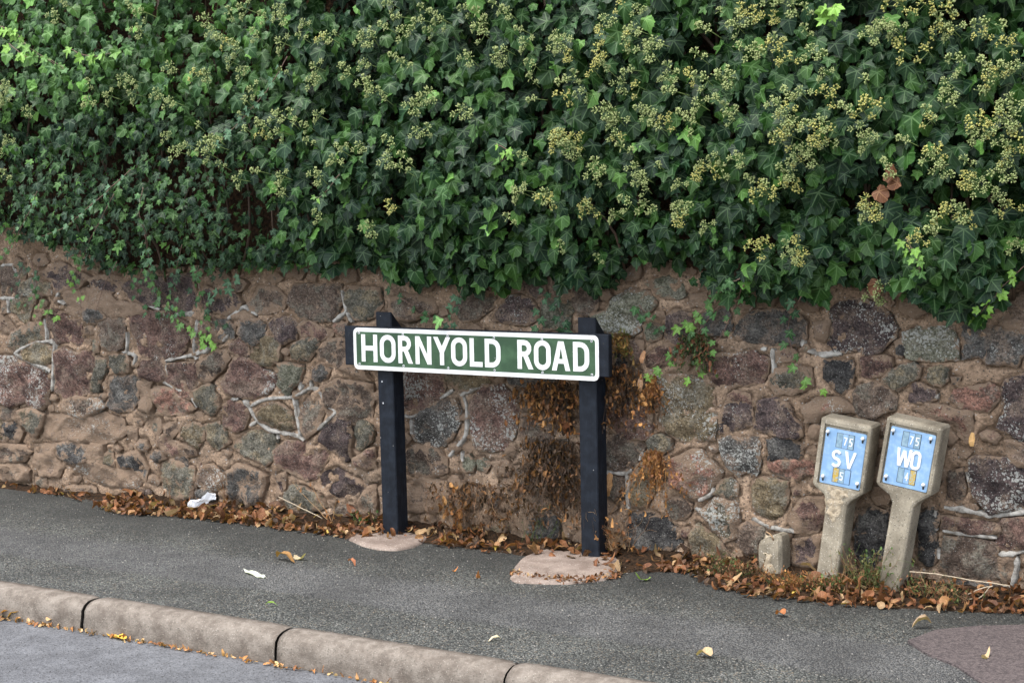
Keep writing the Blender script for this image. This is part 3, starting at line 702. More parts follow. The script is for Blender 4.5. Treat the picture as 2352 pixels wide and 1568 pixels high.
mb = MB(); box(mb, (SX - .047, PF - .032, SZ + .015), (SX + 1.251, PF - .001, SZ + .186), bev=.003); link('backing_board', mb.mesh('backing_board', M_POST, False), sign)
def rrect(x0, z0, x1, z1, r, k=6):
    o = []
    for cx, cz, a0 in ((x1 - r, z1 - r, 0), (x0 + r, z1 - r, 90), (x0 + r, z0 + r, 180), (x1 - r, z0 + r, 270)):
        for i in range(k + 1):
            a = math.radians(a0 + 90 * i / k); o.append((cx + r * math.cos(a), cz + r * math.sin(a)))
    return o
def flat(name, loops, y, th, mat, parent, O=(0, 0), rot=None, bev=0.0):
    """closed outlines (with holes) in the x,z plane made solid, front at y - th"""
    cu = bpy.data.curves.new(name, 'CURVE'); cu.dimensions = '2D'; cu.fill_mode = 'BOTH'; cu.extrude = th / 2 - bev; cu.bevel_depth = bev; cu.bevel_resolution = 1
    if bev: cu.offset = -bev
    for lp in loops:
        s = cu.splines.new('POLY'); s.points.add(len(lp) - 1); s.use_cyclic_u = True
        for i, (a, b) in enumerate(lp): s.points[i].co = (a, b, 0, 1)
    t = bpy.data.objects.new(name, cu); COL.objects.link(t); dg = bpy.context.evaluated_depsgraph_get()
    me = bpy.data.meshes.new_from_object(t.evaluated_get(dg)); bpy.data.objects.remove(t)
    me.materials.clear(); me.materials.append(mat)
    M = Matrix.Translation((O[0], y - th / 2, O[1])) @ (rot or Matrix()) @ Matrix.Rotation(math.radians(90), 4, 'X')
    me.transform(M); me.name = name
    return link(name, me, parent)
BY = PF - .032
plate = flat('name_plate', [rrect(SX + .003, SZ - .002, SX + 1.208, SZ + .181, .024)], BY, .004, M_WHITE, sign, bev=.001)
flat('green_panel', [rrect(SX + .019, SZ + .017, SX + 1.192, SZ + .164, .010)], BY - .004, .0008, M_GREEN, plate)
W = .0205   # stroke of the letters
def oo(x0, x1, z0, z1, w=W, k=7):
    r = (x1 - x0) / 2; return [rrect(x0, z0, x1, z1, r * .98, k), rrect(x0 + w, z0 + w, x1 - w, z1 - w, (r - w) * .98, k)[::-1]]
def arcr(cx, cz, rx, rz, k=7): return [(cx + rx * math.cos(t), cz + rz * math.sin(t)) for t in [math.pi / 2 - math.pi * i / k for i in range(k + 1)]]
def dd(x0, x1, z0, z1, w=W):
    r = .042; o = [(x0, z0), (x0, z1)] + [(x1 - r + r * math.cos(t), z1 - r + r * math.sin(t)) for t in np.linspace(math.pi / 2, 0, 7)] + [(x1 - r + r * math.cos(t), z0 + r + r * math.sin(t)) for t in np.linspace(0, -math.pi / 2, 7)]
    q = r - w; i = [(x0 + w, z0 + w), (x0 + w, z1 - w)] + [(x1 - r + q * math.cos(t), z1 - r + q * math.sin(t)) for t in np.linspace(math.pi / 2, 0, 7)] + [(x1 - r + q * math.cos(t), z0 + r + q * math.sin(t)) for t in np.linspace(0, -math.pi / 2, 7)]
    return [o, i[::-1]]
def letter(c, x0, x1, z0, z1):
    w = W; h = z1 - z0; xm = (x0 + x1) / 2
    if c == 'H': m = z0 + h * .5; return [[(x0, z0), (x0, z1), (x0 + w, z1), (x0 + w, m + w / 2), (x1 - w, m + w / 2), (x1 - w, z1), (x1, z1), (x1, z0), (x1 - w, z0), (x1 - w, m - w / 2), (x0 + w, m - w / 2), (x0 + w, z0)]]
    if c == 'O': return oo(x0, x1, z0 - .001, z1 + .001)
    if c == 'R':
        zc = z1 - h * .285; r = h * .285; xr = x1 - .008; rr = r
        o = [(x0, z0), (x0, z1), (xr - rr, z1)] + arcr(xr - rr, zc, rr, r)[1:] + [(x0 + w, zc - r)]
        o = [(x0, z0), (x0, z1), (xr - rr, z1)] + arcr(xr - rr, zc, rr, r)[1:-1] + [(xr - rr * .45, zc - r + .001), (x1, z0), (x1 - w * 1.12, z0), (xr - rr * .45 - w * 1.1, zc - r), (x0 + w, zc - r), (x0 + w, z0)]
        return [o, ([(x0 + w, zc - r + w), (x0 + w, z1 - w), (xr - rr, z1 - w)] + arcr(xr - rr, zc, rr - w, r - w)[1:])[::-1]]
    if c == 'N': return [[(x0, z0), (x0, z1), (x0 + w, z1), (x1 - w, z0 + w * 1.9), (x1 - w, z1), (x1, z1), (x1, z0), (x1 - w, z0), (x0 + w, z1 - w * 1.9), (x0 + w, z0)]]
    if c == 'Y': m = z0 + h * .45; return [[(xm - w / 2, z0), (xm - w / 2, m), (x0, z1), (x0 + w * 1.08, z1), (xm, m + .026), (x1 - w * 1.08, z1), (x1, z1), (xm + w / 2, m), (xm + w / 2, z0)]]
    if c == 'L': return [[(x0, z0), (x0, z1), (x0 + w, z1), (x0 + w, z0 + w), (x1, z0 + w), (x1, z0)]]
    if c == 'D': return dd(x0, x1, z0, z1)
    if c == 'A':
        a = w * .95; t0, t1 = xm - w * .62, xm + w * .62; f = .24
        L = lambda z: t0 + (x0 - t0) * (z1 - z) / h
        Rr = lambda z: t1 + (x1 - t1) * (z1 - z) / h
        zb = z0 + h * f; zt = zb + w * .9
        return [[(x0, z0), (t0, z1), (t1, z1), (x1, z0), (x1 - w * 1.05, z0), (Rr(zb) - w * 1.05, zb), (L(zb) + w * 1.05, zb), (x0 + w * 1.05, z0)],
                [(L(zt) + w * 1.08, zt), (xm, z1 - .027), (Rr(zt) - w * 1.08, zt)][::-1]]
for c, a, b in (('H', .047, .131), ('O', .145, .227), ('R', .241, .316), ('N', .330, .411), ('Y', .422, .507), ('O', .511, .590), ('L', .603, .665), ('D', .677, .753), ('R', .834, .908), ('O', .912, .990), ('A', .995, .1079 * 10), ('D', 1.093, 1.166)):
    flat('letter', letter(c, SX + a, SX + b, SZ + .034, SZ + .153), BY - .0048, .0014, M_WHITE, plate)
def disc(name, x, y, z, r, th, mat, parent, k=10):
    mb = MB(); V = [(x + r * math.cos(t), y, z + r * math.sin(t)) for t in np.linspace(0, 2 * math.pi, k, False)] + [(x + r * .85 * math.cos(t), y - th, z + r * .85 * math.sin(t)) for t in np.linspace(0, 2 * math.pi, k, False)]
    mb.add(V, [tuple(range(k, 2 * k))[::-1]] + [(i, (i + 1) % k, k + (i + 1) % k, k + i) for i in range(k)]); return link(name, mb.mesh(name, mat, False), parent)
for u in (.034, .266, .494, .722, .950, 1.177):
    for zz in (.158, .023):
        rv = disc('rivet', SX + u, BY - .0048, SZ + zz, .0055, .0016, M_STEEL, plate)
        disc('rivet_hole', SX + u, BY - .0064, SZ + zz, .0026, .0004, M_BLACK, plate)
for (u, zz) in ((-.022, .155), (-.02, .045), (1.228, .150), (1.232, .062)): disc('nail', SX + u, BY + .0002, SZ + zz, .0035, .0006, M_BLACK, sign)
for (u, zz) in ((.125, -.055), (.128, -.15)): disc('screw', SX + u, PF - .0002, SZ + zz, .004, .001, M_STEEL, sign)

# ------------------------------------------------------------------ concrete marker posts
def solid(mb, outline, y0, y1, ch, M, col=None):
    """outline (u,v) counter-clockwise; front y0 with chamfer ch"""
    n = len(outline); O = [Vector(p) for p in outline]; I = []
    for i in range(n):
        a, b, c = O[i - 1], O[i], O[(i + 1) % n]; d1 = (b - a).normalized(); d2 = (c - b).normalized()
        n1 = Vector((-d1.y, d1.x)); n2 = Vector((-d2.y, d2.x)); m = (n1 + n2); m = m / max(.3, m.dot(n1)); I.append(b + m * ch)
    def ring(P, y): return [(p.x, y, p.y) for p in P]
    mid = [(a + b) / 2 + (a - b) * .2 for a, b in zip(O, I)]
    V = ring(O, y1) + ring(O, y0 + ch) + ring(mid, y0 + ch * .28) + ring(I, y0)
    F = [(r * n + i, r * n + (i + 1) % n, (r + 1) * n + (i + 1) % n, (r + 1) * n + i) for r in range(3) for i in range(n)]
    V = np.array(V) @ np.array(M)[:3, :3].T + np.array(M)[:3, 3]
    mb.add(V, F, col)
def digit(c, u, v, w, h, t):
    x0, x1, z0, z1, zm = u, u + w, v, v + h, v + h / 2
    def S(*p): return p
    if c == '7': return [[(x0, z1), (x1, z1), (x1, z1 - t), (x0 + w * .55, z0), (x0 + w * .55 - t * 1.1, z0), (x1 - t * 1.2, z1 - t), (x0, z1 - t)]]
    if c == '5':
        o = [(x0 + t * .2, z1), (x1, z1), (x1, z1 - t), (x0 + t * 1.1, z1 - t), (x0 + t, zm + t * .7), (x1 - w * .35, zm + t * .7)] + [(x1 - w * .35 + w * .35 * math.cos(a), (zm + t * .7 + z0) / 2 + (zm + t * .7 - z0) / 2 * math.sin(a)) for a in np.linspace(1.2, -1.57, 7)] + [(x0, z0 + t * .2), (x0, z0 + t * 1.2), (x1 - w * .35, z0 + t)] + [(x1 - w * .35 + (w * .35 - t) * math.cos(a), (zm + t * .7 + z0) / 2 + ((zm + t * .7 - z0) / 2 - t) * math.sin(a)) for a in np.linspace(-1.4, 1.4, 6)] + [(x0, zm - t * .3), (x0 + t * .1, z1)]
        return [o]
    if c == '4': return [[(x0, z0 + h * .26), (x0 + w * .62, z1), (x0 + w * .82, z1), (x0 + w * .82, z0 + h * .42), (x1, z0 + h * .42), (x1, z0 + h * .26), (x0 + w * .82, z0 + h * .26), (x0 + w * .82, z0), (x0 + w * .82 - t, z0), (x0 + w * .82 - t, z0 + h * .26)], [(x0 + t * 1.2, z0 + h * .42), (x0 + w * .82 - t, z0 + h * .42), (x0 + w * .82 - t, z1 - t * 1.6)]]
    if c == 'V': xm = (x0 + x1) / 2; return [[(x0, z1), (x0 + t, z1), (xm, z0 + t * 1.7), (x1 - t, z1), (x1, z1), (xm + t * .5, z0), (xm - t * .5, z0)]]
    if c == 'W':
        q = w / 4; return [[(x0, z1), (x0 + t, z1), (x0 + q, z0 + t * 2.2), (x0 + 2 * q - t * .5, z1 - h * .1), (x0 + 2 * q + t * .5, z1 - h * .1), (x0 + 3 * q, z0 + t * 2.2), (x1 - t, z1), (x1, z1), (x0 + 3 * q + t * .6, z0), (x0 + 3 * q - t * .6, z0), (x0 + 2 * q, z1 - h * .1 - t * 2.2), (x0 + q + t * .6, z0), (x0 + q - t * .6, z0)]]
    if c == 'O': return oo(x0, x1, z0, z1, t)
    if c == 'S':
        cx = (x0 + x1) / 2; rx = w / 2 - t / 2; ru = h / 4 - t / 4
        path = [(cx + rx * math.cos(a), z1 - t / 2 - ru + ru * math.sin(a)) for a in np.linspace(.5, 4.71, 10)] + [(cx + rx * math.cos(a), z0 + t / 2 + ru + ru * math.sin(a)) for a in np.linspace(1.57, -2.65, 10)]
        P = [Vector(p) for p in path]; L = []; Rr = []
        for i, p in enumerate(P):
            d = (P[min(i + 1, len(P) - 1)] - P[max(i - 1, 0)]).normalized(); nn = Vector((-d.y, d.x)) * t / 2; L.append(tuple(p + nn)); Rr.append(tuple(p - nn))
        return [L + Rr[::-1]]
def marker(lab, bx, bz, ang, yf, dims, txt, digs, broken):
    g = empty('marker_post', (bx, yf + .05, 0), lab, 'marker post', 'concrete marker posts leaning at the wall')
    M = Matrix.Translation((bx, yf, bz)) @ Matrix.Rotation(math.radians(ang), 4, 'Y')
    hl, hr, ht, hb, sl_, sr, sv = dims; e = .012
    prof = [(sl_, -.12), (sr, -.12), (sr, sv), (sr + .012, sv + .022), (hr - .012, hb), (hr, hb + .012), (hr, ht - .008), (hr - .008, ht), (hl + .008, ht), (hl, ht - .008), (hl, hb + .012), (hl + .010, hb), (sl_ - .014, sv + .026), (sl_, sv)]
    mb = MB(); solid(mb, prof, 0, .105, .0115, M)
    # front cap with a recess for the plate
    pl, pr, pb, pt = dims_plate = digs['plate']; n = len(prof)
    first = 3 * n; rec = [(pl - .006, pb - .003), (pr + .003, pb - .003), (pr + .003, pt + .012), (pl - .006, pt + .012)]
    V = [(u, y, v) for y in (0, .011) for u, v in rec]; V = np.array(V) @ np.array(M)[:3, :3].T + np.array(M)[:3, 3]
    ncap = mb.n; mb.add(V, [(i, (i + 1) % 4, 4 + (i + 1) % 4, 4 + i) for i in range(4)] + [(4, 5, 6, 7)])
    inner = np.array([(p[0], p[1]) for p in prof])
    # triangulate the ring between inner outline and the recess
    O = [Vector(p) for p in prof]; I = []
    for i in range(n):
        a, b, c = O[i - 1], O[i], O[(i + 1) % n]; d1 = (b - a).normalized(); d2 = (c - b).normalized(); n1 = Vector((-d1.y, d1.x)); n2 = Vector((-d2.y, d2.x)); m = (n1 + n2); m = m / max(.3, m.dot(n1)); I.append(b + m * .0115)
    pts = I + [Vector(p) for p in rec]
    vs, _, fs, ov, _, _ = delaunay_2d_cdt(pts, [(i, (i + 1) % n) for i in range(n)] + [(n + i, n + (i + 1) % 4) for i in range(4)], [], 1, 1e-6)
    mp = {}
    for i, o in enumerate(ov): mp[i] = (first + o[0]) if o and o[0] < n else ncap + (o[0] if o else 0) - n if o else 0
    for f in fs:
        c = sum((vs[i] for i in f), Vector((0, 0))) / len(f)
        if not (rec[0][0] < c.x < rec[1][0] and rec[0][1] < c.y < rec[2][1]): mb.f.append(tuple(mp[i] for i in f))
    link('concrete_body', mb.mesh('concrete_body', M_CONC, False), g)
    T = Matrix.Translation((bx, yf, bz)) @ Matrix.Rotation(math.radians(ang), 4, 'Y')
    def fl(name, loops, depth, th, mat, par, bev=0.0):
        o = flat(name, loops, 0, th, mat, par, bev=bev); o.data.transform(T @ Matrix.Translation((0, depth, 0))); return o
    p = fl('number_plate', [rrect(pl, pb, pr, pt, .006, 3)], .010, .004, M_BLUE, g, .001)
    for (u0, v0, cells) in digs['rows']:
        cw, chh = .0222, .0535
        fl('digit_frame', [rrect(u0 - .0012, v0 - .0012, u0 + cw * 3 + .0012, v0 + chh + .0012, .001, 1)], .0058, .0006, M_BLACK, p)
        for i, (mt, ch) in enumerate(cells):
            t = fl('digit_tile', [rrect(u0 + cw * i + .0006, v0, u0 + cw * (i + 1) - .0006, v0 + chh, .001, 1)], .0052, .0008, mt, p)
            if ch: fl('digit', digit(ch, u0 + cw * i + .005, v0 + .011, .0125, .031, .0036), .0044, .0008, M_WPL, p)
    for ch, u, v, w, h in txt: fl('letter', digit(ch, u, v, w, h, .0105), .0058, .003, M_WPL, p, .0005)
    for (u, v) in digs['bolts']:
        mb = MB(); k = 8; V = [(u, -.009, v)]; F = []
        for r, y in ((.0035, -.008), (.0062, -.005), (.0070, 0), (.006, .006)):
            b0 = len(V); V += [(u + r * math.cos(t), y, v + r * math.sin(t)) for t in np.linspace(0, 2 * math.pi, k, False)]
            F += [(0, b0 + i, b0 + (i + 1) % k) for i in range(k)] if b0 == 1 else [(b0 - k + i, b0 + i, b0 + (i + 1) % k, b0 - k + (i + 1) % k) for i in range(k)]
        V = np.array(V) @ np.array(T)[:3, :3].T + np.array(T)[:3, 3]; mb.add(V, F); link('bolt', mb.mesh('bolt', M_WPL), p)
        fl('bolt_slot', [rrect(u - .0035, v - .019, u + .0035, v, .003, 3)], .0058, .0006, M_BLACK, p)
    return g, T
B_, Y_, W_ = M_BLANK, M_YELL, M_BLUE
g1, T1 = marker('broken necked concrete marker post with pale blue plate lettered SV', -1.973, .016, 7.8, -.02, (-.064, .135, .622, .352, -.002, .082, .305),
       [('S', -.004, .442, .038, .066), ('V', .045, .446, .044, .064)],
       dict(plate=(-.039, .118, .373, .586), rows=[(.0065, .519, ((B_, ''), (W_, '7'), (B_, '5'))), (.0095, .3865, ((Y_, ''), (B_, '5'), (W_, '')))], bolts=[(-.030, .571), (.105, .570), (-.026, .400), (.108, .399)]), True)
g2, T2 = marker('intact concrete marker post, rightmost one, with pale blue plate lettered WO', -1.734, -.013, 9.3, -.035, (-.072, .136, .669, .405, -.002, .080, .355),
       [('W', -.014, .498, .056, .066), ('O', .040, .495, .037, .070)],
       dict(plate=(-.050, .116, .422, .636), rows=[(-.003, .573, ((B_, ''), (W_, '7'), (B_, '5'))), (.0015, .438, ((B_, ''), (W_, '4'), (Y_, '')))], bolts=[(-.040, .622), (.099, .622), (-.038, .449), (.101, .450)]), False)
def rough_lump(name, fn, mat, parent, nu, nv, amp, sc):
    V = []; F = []
    for i in range(nu):
        for j in range(nv):
            p = fn(i / (nu - 1), j / (nv - 1)); q = noise.noise_vector(Vector(p) * sc); q2 = noise.noise_vector(Vector(p) * sc * 3)
            V.append((p[0] + q[0] * amp + q2[0] * amp * .5, p[1] + q[1] * amp + q2[1] * amp * .5, p[2] + q[2] * amp + q2[2] * amp * .5))
    F = [(i * nv + j, (i + 1) * nv + j, (i + 1) * nv + j + 1, i * nv + j + 1) for i in range(nu - 1) for j in range(nv - 1)]
    mb = MB(); mb.add(V, F); return link(name, mb.mesh(name, mat), parent)
def chipf(a, b):   # pale broken face at the neck of the SV post
    v = .215 + .150 * b; w = .062 if b > .82 else .046 if b > .6 else .040 if b > .3 else .030 * (.5 + b); u = .028 + (.012 if b > .7 else .006) + (a - .5) * 2 * w
    return tuple(T1 @ Vector((u, -.0035 + .016 * (abs(a - .5) * 2) ** 3 + .008 * (1 - b) ** 6, v)))
rough_lump('broken_face', chipf, M_CHIP, g1, 30, 36, .0042, 60)
# the stub
stub = empty('marker_stub', (-2.16, .05, 0), 'short broken off concrete post stump with a rusty hook left of both marker posts', 'post stump')
mb = MB(); V = []; lv = [(-.1, 0), (0, 0), (.05, .0), (.10, .0), (.140, .001), (.155, .006), (.162, .016)]
base = [(0.0, 0), (.075, 0), (.088, .012), (.09, .09), (.075, .1), (.0, .1), (-.008, .08), (-.008, .012)]
x0, y0 = -2.205, .0
ring = []
for (z, ins) in lv:
    for (u, w) in base:
        cu, cw = .041, .05; s = 1 - ins / .05
        x = x0 + cu + (u - cu) * s; y = y0 + cw + (w - cw) * s; zz = z + (.004 if u > .06 else -.018 if u < .01 else 0) * (z > .13)
        q = noise.noise_vector(Vector((x, y, zz)) * 40) * .003; V.append((x + q.x, y + q.y, zz + q.z))
n = 8; F = [(i * n + k, i * n + (k + 1) % n, (i + 1) * n + (k + 1) % n, (i + 1) * n + k) for i in range(len(lv) - 1) for k in range(n)] + [tuple((len(lv) - 1) * n + k for k in range(n))]
mb.add(V, F); link('concrete_body', mb.mesh('stub', M_CONC, False), stub)
rough_lump('broken_face', lambda a, b: (x0 + .002 + .072 * a * (1 - .25 * b), y0 - .006 + .02 * (abs(a - .5) * 2) ** 3 + .035 * b ** 4, -.01 + .165 * b), M_CHIP, stub, 20, 34, .0055, 45)
mb = MB(); tube(mb, smooth_path([(x0 + .045, .02, .135), (x0 + .055, .0, .152), (x0 + .045, .0, .168), (x0 + .02, .02, .172)], 4), .003, (.1, .05, .03), 6); link('rusty_hook', mb.mesh('hook', M_TWIG), stub)

# ------------------------------------------------------------------ footings
def slab(name, pix, z, mat, label):
    P = [onZ(x, y, z) for x, y in pix]; Q = smooth_path(P + [P[0]], 4)[:-1]; n = len(Q); c = sum(Q) / n; V = [c + np.array((0, 0, .002))]; F = []
    for s, dz in ((.35, .001), (.7, 0), (.93, -.001), (1.0, -.007), (1.01, -.05)):
        b = len(V)
        for q in Q:
            p = c + (q - c) * s; p = p + np.array((noise.noise((p[0] * 30, p[1] * 30, 0)) * .008 * s, noise.noise((p[0] * 30, p[1] * 30, 5)) * .008 * s, dz + noise.noise((p[0] * 25, p[1] * 25, 2)) * .003)); V.append(p)
        F += [(0, b + i, b + (i + 1) % n) for i in range(n)] if b == 1 else [(b - n + i, b + i, b + (i + 1) % n, b - n + (i + 1) % n) for i in range(n)]
    mb = MB(); mb.add(V, F); return tag(link(name, mb.mesh(name, mat)), label, 'concrete footing', 'concrete footings of the sign posts')
slab('footing', [(800, 1232), (850, 1252), (910, 1258), (960, 1246), (985, 1225), (950, 1200), (850, 1205)], .012, M_FOOT, 'small pinkish concrete footing under the left sign post')
slab('footing', [(1172, 1318), (1185, 1330), (1250, 1333), (1320, 1332), (1400, 1320), (1430, 1285), (1400, 1255), (1290, 1250), (1210, 1272), (1190, 1290)], .014, M_FOOT, 'larger pinkish concrete footing slab under the right sign post')

# ------------------------------------------------------------------ leaves
def ivy_shape(lob, n=26):
    """outline radius by angle (0 = tip); lob 0 shallow, 1 deep"""
    nl = max(0, -lob); lob = max(0, lob)
    K = [(0, 1.0), (12, .80 - .06 * lob + .10 * nl), (27, .66 - .20 * lob + .17 * nl), (40, .70 - .06 * lob + .05 * nl), (52, .78 + .04 * lob - .08 * nl), (66, .60 - .08 * lob + .03 * nl), (82, .50 - .14 * lob + .07 * nl), (98, .50 - .02 * lob), (112, .52 + .02 * lob), (130, .42), (150, .30), (168, .20), (180, .10)]
    A = np.array([k[0] for k in K]); Rr = np.array([k[1] for k in K])
    ang = np.array([0, 7, 16, 27, 38, 47, 52, 58, 68, 82, 96, 108, 118, 134, 152, 170]); r = np.interp(ang, A, Rr)
    th = np.concatenate([ang, [-a for a in ang[:0:-1]]]); rr = np.concatenate([r, r[:0:-1]])
    return np.radians(th), rr
def make_leaf(lob, cup, fold, wav, ph, droop):
    th, rr = ivy_shape(lob); rr = rr * (1 + .05 * rng.normal(size=len(rr)) * (np.abs(np.degrees(th)) > 5)); V = [(0, 0)]
    for s in (.5, 1.0): V += [(r * s * math.sin(t), r * s * math.cos(t)) for t, r in zip(th, rr)]
    V = np.array(V); x, y = V[:, 0], V[:, 1]; r2 = x * x + y * y
    ang = np.arctan2(x, y)
    z = -cup * r2 + fold * np.abs(x) * (1 - .3 * np.abs(x)) + wav * np.sin(5 * ang + ph) * r2 - droop * np.maximum(y, 0) ** 2 + .05 * np.cos(ang * 6.9) * np.sqrt(r2)
    n = len(th); F = [(0, 1 + i, 1 + (i + 1) % n) for i in range(n)] + [(1 + i, 1 + n + i, 1 + n + (i + 1) % n, 1 + (i + 1) % n) for i in range(n)]
    return np.column_stack([x, y, z]), F, np.column_stack([x, y])
LV = [make_leaf(lob, rng.uniform(-.1, .45), rng.uniform(-.25, .45), rng.uniform(.03, .2), rng.uniform(0, 6), rng.uniform(0, .35)) for lob in (-1, -.8, -.5, -.3, -.1, .45, .6, .8, 1, 1, .1, .5, -.7, .25)]
LVJ = [i for i, l in enumerate((-1, -.8, -.5, -.3, -.1, .45, .6, .8, 1, 1, .1, .5, -.7, .25)) if l >= .45]; LVM = [i for i in range(14) if i not in LVJ]
LAR = [np.array([list(f) + ([-1] if len(f) == 3 else []) for f in l[1]]) for l in LV]
def leaf_frame(nrm, roll):
    nrm = nrm / np.linalg.norm(nrm); down = np.array((0, 0, -1.0)); t = down - nrm * down.dot(nrm); t /= np.linalg.norm(t) + 1e-9
    s = np.cross(t, nrm); t2 = t * math.cos(roll) + s * math.sin(roll); return np.cross(t2, nrm), t2, nrm     # x, y(tip), z
def put_leaf(mb, k, p, size, nrm, roll, col):
    V, F, uv = LV[k]; X_, Y__, Z_ = leaf_frame(nrm, roll); W3 = V[:, :1] * X_ + V[:, 1:2] * Y__ + V[:, 2:] * Z_
    mb.add(p + W3 * size, F, col, uv)
pix = [(-250, 545), (0, 545), (60, 580), (150, 600), (220, 640), (330, 650), (420, 640), (500, 650), (620, 640), (700, 632), (760, 640), (850, 622), (900, 655), (1000, 675), (1040, 690), (1150, 685), (1240, 655), (1380, 690), (1450, 620), (1560, 650), (1700, 700), (1880, 705), (1990, 640), (2050, 690), (2170, 755), (2300, 720), (2352, 650), (2500, 660), (2800, 690)]
E_ = np.array([onY(x, y, .02) for x, y in pix]); EX, EZ = E_[:, 0], E_[:, 2]
def zb(x): return float(np.interp(x, EX, EZ))
def front(x, z):
    h = max(0, z - zb(x)); t = .06 + .36 * (1 - math.exp(-h / .26))
    b = .075 * noise.noise((x * 2.6, 1.7, z * 2.6)) + .035 * noise.noise((x * 7, 4, z * 7)); return YW - t - b * min(1, h / .15) + .06 * max(0, z - 1.9)
ivy = empty('ivy', (-3.1, .1, 1.0), 'dense dark green flowering ivy hanging in a thick curtain over the wall', 'ivy')
GREENS = [(.008, .030, .006), (.011, .040, .007), (.006, .024, .006), (.018, .057, .009), (.006, .024, .009), (.030, .080, .012), (.008, .030, .010)]
leaves = []
def young(x, z): return 0
for layer, (sp, back, keep) in enumerate(((.045, 0.0, 1.0), (.050, .05, 1.0), (.055, .12, 1.0), (.06, .20, 1.0), (.06, .30, 1.0))):
    for x in np.arange(-7.1, -.3, sp):
        for z in np.arange(.95, 2.66, sp):
            px_, pz_ = x + rng.uniform(-.5, .5) * sp, z + rng.uniform(-.5, .5) * sp
            e = zb(px_) + .03 + .05 * noise.noise((px_ * 9, 0, 0)) + layer * .01
            if pz_ < e: continue
            hole = noise.noise((px_ * 4.5, 9, pz_ * 4.5)); h = pz_ - e
            if layer < 3 and hole > .24 + .1 * layer: continue
            small = px_ < -4.6 and pz_ < 1.75
            left = (px_ < -4.3)
            s = rng.choice((rng.uniform(.020, .036), rng.uniform(.032, .050), rng.uniform(.034, .052), rng.uniform(.042, .060))) * (.95 if left else 1.15) * (.78 if small else 1)
            if rng.random() < .14: s *= 1.25
            y = front(px_, pz_) + back + rng.uniform(-.03, .03)
            y = min(y, YW - .03 - .01 * layer)
            nr = np.array((rng.normal(0, .5) , -1.0, .38 + rng.normal(0, .45)))
            c = np.array(GREENS[rng.integers(7)]) * rng.uniform(.75, 1.3)
            if rng.random() < .025: c = np.array((.085, .19, .035)) * rng.uniform(.8, 1.3)
            if left and pz_ > 1.9: c = c * 1.25 + np.array((.012, .022, .004))  # upper left leaves coloured lighter, painting in the sky light that falls there
            k = (LVJ if (rng.random() < (.75 if small else .22)) else LVM); k = k[rng.integers(len(k))]
            leaves.append((np.array((px_, y, pz_)), s, nr, rng.normal(0, .45), c, k, layer))
vis = [i for i, l in enumerate(leaves) if l[6] == 0 and -5.95 < l[0][0] < -1.2 and l[0][2] < 2.3]
vis.sort(key=lambda i: -(leaves[i][1] * 9 - leaves[i][0][1] * .5)); big = set(vis[:300])
rest = MB()
for i, (p, s, nr, ro, c, k, la) in enumerate(leaves):
    if i in big:
        mb = MB(); put_leaf(mb, k, p, s, nr, ro, c); o = link('leaf', mb.mesh('leaf', M_IVY, True, p), None); o.location = p - np.array(ivy.location); o.parent = ivy
    else: put_leaf(rest, k, p, s, nr, ro, c)
o = link('leaves', rest.mesh('leaves', M_IVY), ivy); o['kind'] = 'stuff'
# dark mat of stems and dead leaves, added to paint shade in ivy gaps
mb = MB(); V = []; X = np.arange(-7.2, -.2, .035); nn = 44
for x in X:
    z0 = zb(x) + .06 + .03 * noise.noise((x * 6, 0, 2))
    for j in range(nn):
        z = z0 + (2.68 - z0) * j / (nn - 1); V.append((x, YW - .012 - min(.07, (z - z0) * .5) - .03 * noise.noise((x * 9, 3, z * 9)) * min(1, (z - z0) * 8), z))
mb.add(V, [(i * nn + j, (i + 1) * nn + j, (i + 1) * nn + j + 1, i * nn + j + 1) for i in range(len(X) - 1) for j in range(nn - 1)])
o = link('gap_shade_mat', mb.mesh('gap_shade_mat', M_SOIL), ivy); o['kind'] = 'stuff'
# woody stems in front of it
mb = MB()
for i in range(90):
    x = rng.uniform(-7, -.5); z = zb(x) + rng.uniform(-.02, .3); P = [(x, YW - .03, z)]
    for j in range(5): P.append((P[-1][0] + rng.normal(0, .07), YW - rng.uniform(.03, .2), P[-1][2] + rng.uniform(.12, .3)))
    tube(mb, smooth_path(P, 3), rng.uniform(.003, .008), (.09, .06, .04), 5)
link('woody_stems', mb.mesh('woody_stems', M_PLAIN), ivy)
# flower clusters
def fl_surface(x, y):
    Y = -.2
    for _ in range(4): p = onY(x, y, Y); Y = front(p[0], p[2]) - .055
    return onY(x, y, Y)
OCT = np.array([(1, 0, 0), (-1, 0, 0), (0, 1, 0), (0, -1, 0), (0, 0, 1), (0, 0, -1)], float); OF = [(0, 2, 4), (2, 1, 4), (1, 3, 4), (3, 0, 4), (2, 0, 5), (1, 2, 5), (3, 1, 5), (0, 3, 5)]
def umbel(mb, c, ax, R, colb, cols, nb=15):
    ax = ax / np.linalg.norm(ax)
    for i in range(nb):
        d = rng.normal(size=3); d /= np.linalg.norm(d)
        if d.dot(ax) < -.25: d = -d
        d = d + ax * .25; d /= np.linalg.norm(d); e = c + d * R * rng.uniform(.85, 1.1)
        tube(mb, [c, e], .0009, cols, 3, False); mb.add(e + OCT * rng.uniform(.0030, .0041), OF, np.array(colb) * rng.uniform(.8, 1.2))
        if rng.random() < .5: mb.add(e + d * .0036 + OCT * .0016, OF, np.array((.40, .40, .20)))
